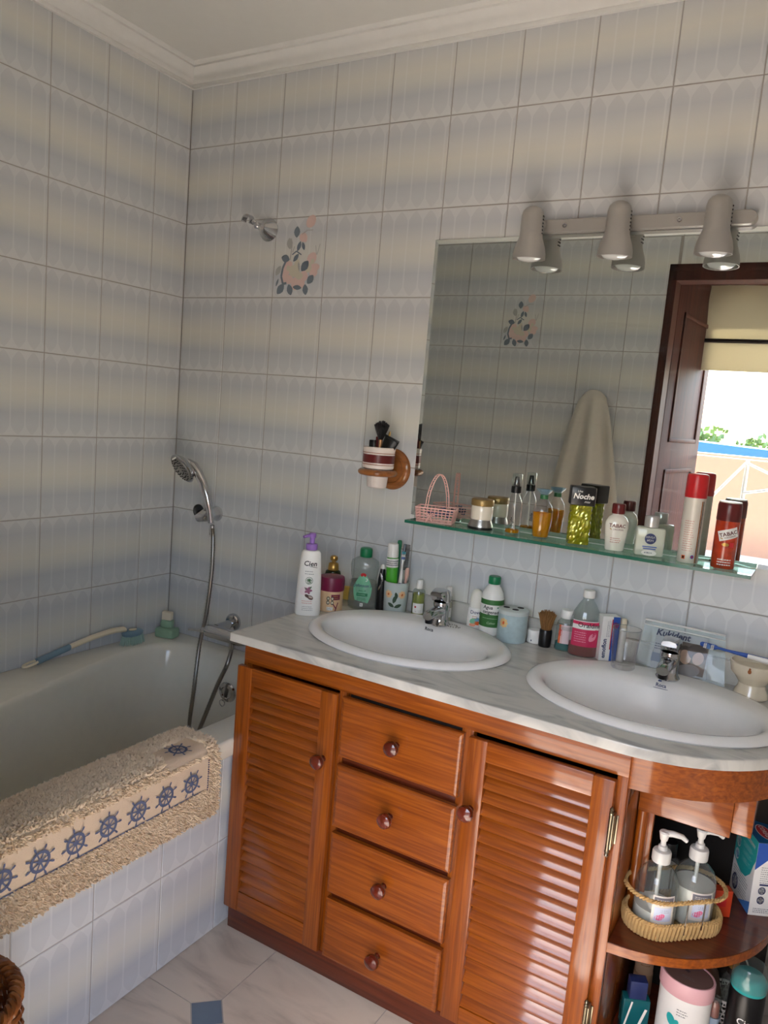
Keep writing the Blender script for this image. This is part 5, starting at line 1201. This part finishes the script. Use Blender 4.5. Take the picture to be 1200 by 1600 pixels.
# ---------------------------------------------------------------- rounded open end of the vanity
SH = SZ+.0006
ca = math.radians(44); cc = Vector((1.905, -.398, SH))
t = thing('bottle_caddy', 'seagrass caddy with rope rail holding two pump bottles', 'caddy', tuple(cc), ca)
def stadium(hl, r, n=16):
    out = []
    for k in range(n+1): a = -PI/2+PI*k/n; out.append((hl+r*math.cos(a), r*math.sin(a)))
    for k in range(n+1): a = PI/2+PI*k/n; out.append((-hl+r*math.cos(a), r*math.sin(a)))
    return out
HL, RR = .046, .056
MB().prism(stadium(HL, RR-.006), .001, .006).build('base', M['seagrass'], t)
st = stadium(HL, RR, 24); per = []
for i in range(len(st)):
    a, b = Vector(st[i]), Vector(st[(i+1) % len(st)]); n = max(1, int((b-a).length/.0088))
    per += [tuple(a+(b-a)*k/n) for k in range(n)]
q = MB()
for i, (x, y) in enumerate(per):
    x2, y2 = per[(i+1) % len(per)]; s_ = (i % 2)*.0012
    q.tube([(x*1.0, y*1.0, .001), (x*1.02+(x2-x)*.3, y*1.03, .014), (x*1.0+(x2-x)*.7, y*1.0, .030)], .0039+s_*.4, 6)
q.build('woven_wall', M['seagrass'], t, stuff=True)
def rope(q, path, R, r, turns):
    n = len(path)
    for ph in (0, PI):
        pts = []
        for i in range(n):
            p = Vector(path[i]); d = (Vector(path[(i+1) % n])-Vector(path[i-1])).normalized(); sd_ = d.cross(Vector((0, 0, 1))).normalized()
            a = 2*PI*turns*i/n+ph; pts.append(p+sd_*R*math.cos(a)+Vector((0, 0, 1))*R*math.sin(a))
        q.tube(pts, r, 5, closed=True)
def dens(loop, n): 
    L = [Vector(p) for p in loop]; per = [0]
    for i in range(len(L)): per.append(per[-1]+(L[(i+1) % len(L)]-L[i]).length)
    out = []
    for k in range(n):
        s = per[-1]*k/n; i = max(j for j in range(len(L)) if per[j] <= s+1e-9); i = min(i, len(L)-1); out.append(L[i].lerp(L[(i+1) % len(L)], (s-per[i])/max(1e-9, per[i+1]-per[i])))
    return out
q = MB(); rope(q, [(p.x, p.y, .032) for p in dens(stadium(HL, RR), 160)], .0024, .0026, 40); q.build('base_rope', M['seagrass'], t)
q = MB(); rope(q, [(p.x, p.y, .085) for p in dens(stadium(HL+.002, RR+.004), 160)], .0026, .0028, 36); q.build('rope_rail', M['seagrass'], t)
for x, y in ((-.010, -RR-.002), (.030, -RR-.002), (-.010, RR+.002), (.030, RR+.002)): MB().tube([(x, y, .012), (x, y*1.03, .085)], .0016, 6).build('wire', M['chrome'], t)
def dispenser(loc, rz, fill, label):
    t = thing('soap_dispenser', label, 'dispenser', loc, rz, 'pump bottles in the seagrass caddy')
    pr_ = [(.041, 0), (.0435, .004), (.0435, .078), (.0415, .096), (.034, .114), (.023, .126), (.0165, .130), (.0165, .138)]
    body(pr_, seg=40).build('bottle', M['clear'], t)
    body([(.039, .003), (.0415, .006), (.0415, fill), (0, fill)], seg=40).build('lotion', M['lotion'], t)
    q = body([(.0185, .136), (.019, .138), (.019, .156), (.0175, .160), (.010, .162), (.009, .170), (.006, .172), (.005, .182)], seg=28); q.build('collar', mat('clear_collar', (216, 214, 208), .35), t)
    q = body([(.005, .180), (.0075, .183), (.010, .196), (.011, .199), (.009, .202), (0, .203)], seg=24)
    q.tube([(0, 0, .197), (.016, -.004, .199), (.034, -.008, .196), (.044, -.010, .188)], [.0075, .0065, .0055, .0042], 10); q.build('pump_head', mat('translucent_pump', (226, 224, 218), .35), t)
    MB().tube([(0, 0, .14), (0, 0, .012)], .004, 8).build('dip_tube', M['white'], t)
    label_on(t, pr_, 1, 1, .052, [(rect_geo(.046, .062, 0, 0, 10), 0), (rect_geo(.040, .015, 0, .020, 8), 1), (rect_geo(.036, .030, 0, -.009, 8), 2), (ell_geo(.009, .006, -.007, -.016, .2), 3), (ell_geo(.006, .005, -.002, -.012, .2), 3), (shift(lines_geo(.03, 2, .0035, .0012), 0, .022), 0), (shift(lines_geo(.02, 2, .004, .0012), .004, .000), 1)], [mat('label_paper', (230, 224, 214), .5), mat('label_slate', (110, 108, 118), .5), mat('label_ice', (206, 214, 232), .5), mat('label_pink', (226, 110, 150), .5)], 'label')
    return t
dispenser((cc.x-.0315, cc.y-.0305, SH+.0065), .55, .040, 'left clear pump bottle nearly empty of white lotion, in the caddy')
d2_ = dispenser((cc.x+.0325, cc.y+.0315, SH+.0065), .55, .082, 'right clear pump bottle half full of white lotion, in the caddy')
for ch in d2_.children:
    if ch.name.startswith('pump_head'): ch.rotation_euler = (0, 0, .15)
for ch in d2_.parent.children if d2_.parent else []: pass
t = bottle('black_capped_bottle', 'pale bottle with a black cap behind the two pump bottles', (1.872, -.300, SH), .4, [(.022, 0), (.024, .003), (.024, .085), (.014, .094)], M['clear'], liquid=[(.022, .003), (.022, .07), (0, .07)], liqm=M['lotion'], cap=[(.0155, .094), (.016, .096), (.016, .122), (.0145, .125), (0, .1255)], capm=M['black'])
t = thing('orange_carton', 'low orange red carton behind the seagrass caddy', 'box', (1.985, -.300, SH), .5)
MB().bbox(-.022, .022, -.012, .012, 0, .060, .001).build('carton', mat('orange_red', (206, 66, 30), .45), t, smooth=0)
decal(t, 'print', [(rect_geo(.02, .02, 0, 0, 1), 0)], [M['red']], planemap((0, -.0121, .034), (1, 0, 0), (0, 0, 1), .0004))
# denture tablet carton
t = thing('tablet_carton', 'white and turquoise denture tablet carton on the upper open shelf', 'box', (2.042, -.262, SH), 0)
# front vertical edge at the local origin; left face runs back-left, right face runs back-right
ul = Vector((-.052, .105, 0)).normalized(); ur = Vector((.88, .47, 0)).normalized(); wl_, wr_, hh = .108, .062, .168
P = [Vector((0, 0, 0)), ul*wl_, ul*wl_+ur*wr_, ur*wr_]
P = [p+Vector((0, 0, 0)) for p in P]
MB().prism([(p.x, p.y) for p in P], 0, hh).build('carton', M['white'], t, smooth=0)
lm = planemap(tuple(ul*wl_), tuple(-ul), (0, 0, 1), .0004); rm = planemap((0, 0, 0), tuple(ur), (0, 0, 1), .0004)
tq = []
arcp = [(0, .080), (.02, .070), (.045, .062), (.07, .066), (.09, .084), (.100, .110), (.108, .125), (.108, hh), (0, hh)]
cen_ = (.045, .12); tq.append((([cen_]+arcp, [(0, 1+k, 1+(k+1) % len(arcp)) for k in range(len(arcp))]), 0))
for k in range(3): tq += [(ell_geo(.011, .013, .016, .150-.030*k), 1), (ell_geo(.006, .009, .016, .150-.030*k, .5), 2)]
tq += [(rect_geo(.060, .008, .066, .150, 1, -.05), 1), (shift(text_geo('COREGA', .0065, .01), .066, .150), 3)]
for z in (.134, .117, .100): tq += [(lines_geo(.055, 3, .004, .0016, .066, z), 1)]
tq += [(lines_geo(.080, 4, .006, .0018, .050, .060, 3), 4), (ell_geo(.015, .019, .024, .027), 3), (ell_geo(.011, .015, .024, .027), 1), (rect_geo(.003, .030, .024, .027, 1, .6), 3), (lines_geo(.045, 4, .006, .0016, .070, .034, 4), 4)]
tri = ([(.05, 0), (.108, 0), (.108, .03)], [(0, 1, 2)]); tq.append((tri, 5))
decal(t, 'left_print', tq, [M['teal'], M['white'], M['blue'], M['navy'], M['ltext'], mat('print_sky_blue', (70, 130, 200), .45)], lambda x, y: tuple(Vector(lm(x, y))))
rq = [(([(0, hh), (.062, hh), (.062, .150), (.03, .135), (0, .105)], [(0, 1, 2, 3, 4)]), 0), (rect_geo(.04, .004, .035, .072, 1), 1), (lines_geo(.044, 8, .005, .0014, .036, .112, 6), 2)]
for k in range(2): rq += [(ell_geo(.008, .009, .022, .058-.022*k), 1), (ell_geo(.0062, .0072, .022, .058-.022*k), 3), (rect_geo(.0015, .014, .022, .058-.022*k, 1, .7), 1)]
rq += [(lines_geo(.05, 3, .004, .0018, .034, .016, 7), 2), (ell_geo(.012, .006, .058, .122, .8), 4)]
decal(t, 'right_print', rq, [M['blue'], M['navy'], M['ltext'], M['white'], M['red']], lambda x, y: tuple(Vector(rm(x, y))))
ctr = (P[0]+P[2])/2; tm = planemap((ctr.x, ctr.y, hh), tuple(ur), tuple(ul), .0005)
bq = ([(x, y) for x, y in ((-wr_/2, -wl_/2), (wr_/2, -wl_/2), (wr_/2, wl_/2), (-wr_/2, wl_/2))], [(0, 1, 2, 3)])
q = MB()
for k, (g, mi) in enumerate([(bq, 0), (ell_geo(.016, .034, 0, -.006), 1), (ell_geo(.0145, .031, 0, -.006), 2)]+[((([(y, -x) for x, y in text_geo('COREGA', .014, .02)[0]]), text_geo('COREGA', .014, .02)[1]), 1)]):
    q.add([tuple(Vector(tm(x, y-(.006 if k == 3 else 0)))+Vector((0, 0, .0002*k))) for x, y in g[0]], g[1], mi)
q.build('top_print', [mat('print_deep_teal', (16, 96, 150), .4), M['white'], M['red']], t, smooth=0)
t = bottle('white_pump_bottle', 'white plastic bottle rising behind the tablet carton', (2.058, -.110, SH), .3, [(.022, 0), (.024, .003), (.024, .14), (.018, .155), (.012, .160)], M['white'], cap=[(.0125, .160), (.013, .162), (.013, .178), (.008, .182), (.008, .20), (.012, .202), (.012, .215), (0, .217)], capm=M['white'], capname='nozzle')

# lower open shelf
BZ = .0726
t = thing('beige_tube', 'beige tube standing head down at the back of the lower open shelf', 'tube', (1.842, -.205, BZ), .3)
MB().lathe([(.0215, 0), (.022, .003), (.022, .055)], 28).build('cap', mat('beige_cap', (196, 160, 124), .45), t)
MB().loft([[(a*math.cos(k*PI/10), b*math.sin(k*PI/10), z) for k in range(20)] for z, a, b in ((.055, .021, .021), (.11, .022, .016), (.20, .023, .003))], 0, True, True).build('body', mat('beige_plastic', (206, 172, 138), .45), t)
decal(t, 'lettering', [(lines_geo(.022, 4, .006, .0016), 0)], [M['oak']], cylmap(.022, FRONT, .10, .001))
t = thing('teal_bottle', 'teal bottle with chunky navy cap on the lower open shelf', 'bottle', (1.852, -.345, BZ), .45)
MB().bbox(-.030, .030, -.014, .014, 0, .085, .004).build('body', glass('teal_plastic', (30, 130, 140), .8, .5), t)
MB().bbox(-.019, .019, -.0135, .0135, .085, .128, .002).build('cap', M['navy'], t)
decal(t, 'stripe', [(rect_geo(.004, .07, -.018, 0, 1, -.2), 0), (rect_geo(.006, .04, .015, 0, 1, -.3), 0)], [M['white']], planemap((0, -.0141, .045), (1, 0, 0), (0, 0, 1), .0005))
t = thing('cotton_canister', 'white oval canister with pale pink rim and brown lid on the lower shelf', 'canister', (1.950, -.335, BZ), -.15)
E2 = dict(sx=1.15, sy=.95, seg=48)
body([(.044, 0), (.047, .003), (.0475, .145)], **E2).build('body', M['white'], t)
body([(.049, .145), (.050, .148), (.050, .178), (.0485, .181), (.0455, .181), (.045, .178), (0, .178)], **E2, cap1=False).build('lid_rim', mat('pale_pink', (226, 176, 180), .4), t)
body([(.0448, .1785), (.0448, .1795), (0, .1795)], **E2).build('lid_top', mat('taupe_lid', (120, 92, 84), .5), t)
decal(t, 'lid_print', [(rect_geo(.012, .008, -.018, .012, 1, -.4), 0), (rect_geo(.010, .008, -.004, .008, 1, -.4), 0), (lines_geo(.03, 2, .005, .0014, .006, -.012), 1)], [mat('print_dark_grey', (70, 60, 62), .5), M['ltext']], planemap((0, 0, .1796), (1, 0, 0), (0, 1, 0), .0004))
decal(t, 'emblem', [(ell_geo(.009, .014, -.012, -.010, .4), 0), (ell_geo(.006, .010, -.002, -.014, -.5), 0), (lines_geo(.024, 3, .006, .002, .010, .02), 1)], [M['teal'], M['ltext']], cylmap(.0475, FRONT, .10, .001, 1.15, .95))
t = thing('lip_balm', 'small clear capped reddish balm stick beside the oval canister', 'balm', (2.010, -.320, BZ), 0)
MB().lathe([(.013, 0), (.0135, .002), (.0135, .075), (.012, .078), (.012, .09), (.0135, .092), (.0135, .10)], 24).build('base', mat('pale_blue_base', (150, 168, 186), .35), t)
MB().lathe([(.010, .10), (.010, .125), (.006, .132), (0, .133)], 20).build('stick', mat('brick_stick', (160, 84, 66), .5), t)
MB().lathe([(.0132, .10), (.0128, .135), (.010, .142), (0, .143)], 24).build('cap', M['clear'], t)
t = thing('mesh_basket', 'white perforated plastic basket with arched handle at the back of the lower shelf', 'basket', (2.025, -.200, BZ), .3)
q = MB(); bw, bd, bh = .055, .040, .085
for k in range(9): 
    z = .0015+k*(bh-.003)/8; f_ = .9+.1*k/8; q.tube([(bw*f_*c, bd*f_*s, z) for c, s in [(math.cos(2*PI*i/28), math.sin(2*PI*i/28)) for i in range(28)]], .0016 if k < 8 else .003, 5, closed=True)
for i in range(28):
    for dr_ in (-1, 1):
        a, b = 2*PI*i/28, 2*PI*(i+3*dr_)/28; q.tube([(bw*.9*math.cos(a), bd*.9*math.sin(a), .0015), (bw*math.cos(b), bd*math.sin(b), bh)], .0013, 4)
q.lathe([(bw*.88, .001), (bw*.88, .003), (0, .003)], 28, sy=bd/bw); q.build('mesh_body', M['white'], t)
q = MB(); arc = [(-bw+2*bw*k/24, 0, bh-.004+.120*math.sin(PI*k/24)**.7) for k in range(25)]
for dy in (-.010, 0, .010): q.tube([(x, dy, z) for x, y, z in arc], .0020, 6)
for i in range(len(arc)-1): q.tube([(arc[i][0], -.010, arc[i][2]), (arc[i+1][0], .010, arc[i+1][2])], .0014, 4)
q.build('handle', M['white'], t)
t = bottle('gold_topped_bottle', 'clear spray bottle with gold and silver top standing in the mesh basket', (2.030, -.205, BZ+.0035), 0, [(.018, 0), (.020, .003), (.020, .12), (.010, .135)], M['clear'], liquid=[(.018, .003), (.018, .09), (0, .09)], liqm=M['clearliq'], cap=[(.0125, .135), (.0125, .15)], capm=M['chrome'], capname='collar')
body([(.011, .15), (.0115, .152), (.0115, .172), (0, .174)], seg=24).build('spray_top', M['gold'], t)
t = thing('shaving_gel_can', 'black gel can with turquoise cap on the lower open shelf', 'can', (2.066, -.318, BZ), .2)
pr_ = [(.034, 0), (.0355, .003), (.0355, .188), (.033, .193)]
body(pr_).build('body', M['black'], t); body([(.0345, .193), (.0355, .195), (.0355, .212), (.030, .222), (.022, .226), (0, .227)], seg=36).build('cap', M['teal'], t)
body([(.0358, .2), (.0352, .238), (.031, .246), (0, .248)], seg=36).build('overcap', M['clear'], t)
label_on(t, pr_, 1, 1, .125, [(shift(text_geo('Cien', .020, .01), .0, .008), 0), (shift(text_geo('MEN', .011, 0), -.002, -.010), 0), (rect_geo(.040, .020, 0, -.055, 8), 1), (lines_geo(.028, 2, .006, .002, 0, -.052), 0)], [M['white'], M['teal']], 'lettering')
t = thing('potpourri_bag', 'brown gathered cloth bag with dried flowers at the back of the lower shelf', 'bag', (1.965, -.215, BZ), 0)
q = MB().lathe([(.035, 0), (.044, .02), (.046, .08), (.036, .13), (.014, .155), (.026, .178)], 36); q.v = [(x*(1+.05*math.sin(9*math.atan2(y, x))), y*(1+.05*math.sin(9*math.atan2(y, x))), z) for x, y, z in q.v]
q.build('cloth', mat('brown_cloth', (98, 76, 62), .9, noise=.2), t)
for k in range(5):
    a = k*1.25; MB().lathe([(.003, -.008), (.011, 0), (.009, .008), (0, .011)], 12, (.020*math.cos(a), .018*math.sin(a), .188), rot=Matrix.Rotation(.4*math.cos(a), 3, 'Y')).build('dried_flower', mat('dusty_rose', (150, 104, 100), .8), t)

# ---------------------------------------------------------------- towel on a ring, laundry basket
t = thing('towel_ring', 'honey wood towel ring knob on the tiled wall beside the door', 'holder', (1.052, YB, 1.53))
RXm = Matrix.Rotation(-PI/2, 3, 'X')
body([(.058, 0), (.061, .004), (.058, .011), (.048, .014), (.030, .018), (.016, .024), (.014, .030), (.017, .034), (.015, .040), (0, .041)], seg=44, rot=RXm).build('wall_plate', M['oak'], t)
t = thing('hand_towel', 'beige towel hanging in folds from the wooden knob beside the door', 'towel', (1.06, YB+.06, 1.0))
q = MB(); rows = []; N_ = 60
for j in range(31):
    v = j/30; z = 1.560-.60*v; half = .056+.112*min(1, v*1.2)**.75; depth = .022+.020*min(1, v*2)
    row = []
    for i in range(N_):
        u = i/(N_-1)*2-1; ang = u*7.2+.5
        x = 1.058+.012*v+half*u; y = YB+.030+depth*(1-.7*abs(u)**2)+.014*min(1, v*3)*math.sin(ang*1.0+.6*v)-(.02 if j == 0 else 0)
        zz = z+.034*(1-abs(u)**2.4)*(1-v)**4-.004*(1-v)**3-.03*abs(u)*(v**4)*(1 if u > 0 else -.4)
        row.append((x, max(y, YB+.008), zz))
    rows.append(row)
q.loft(rows, close=False); q.loft([[(x, max(y-.007, YB+.003), z) for x, y, z in r] for r in rows], close=False)
q.build('cloth', M['towel'], t, world=True, smooth=80)
lb = thing('laundry_basket', 'brown wicker basket standing by the bath', 'basket', (.945, -1.400, 0))
def rb(z): return .082+.032*math.sin(min(1, z/.40)*PI*.62)
q = MB()
for k in range(26):
    a = 2*PI*k/26; q.tube([(rb(z)*math.cos(a), rb(z)*math.sin(a), z) for z in [.002+.398*i/10 for i in range(11)]], .0042, 6)
q.build('stakes', M['wicker'], lb)
q = MB()
for j in range(30):
    z = .010+j*.0122
    q.tube([((rb(z)+.0055*math.cos(13*a+PI*(j % 2)))*math.cos(a), (rb(z)+.0055*math.cos(13*a+PI*(j % 2)))*math.sin(a), z) for a in [2*PI*i/104 for i in range(104)]], .0052, 5, closed=True)
q.build('weave', M['wicker'], lb, stuff=True)
q = MB()
for ph in (0, 2*PI/3, 4*PI/3): q.tube([((rb(.4)+.008*math.cos(16*a+ph))*math.cos(a), (rb(.4)+.008*math.cos(16*a+ph))*math.sin(a), .392+.007*math.sin(16*a+ph)) for a in [2*PI*i/128 for i in range(128)]], .0055, 6, closed=True)
q.build('braided_rim', M['wicker'], lb)
MB().lathe([(.0, .004), (.08, .004), (.08, .008), (0, .008)], 26, cap0=False, cap1=False).build('base', M['wicker'], lb)
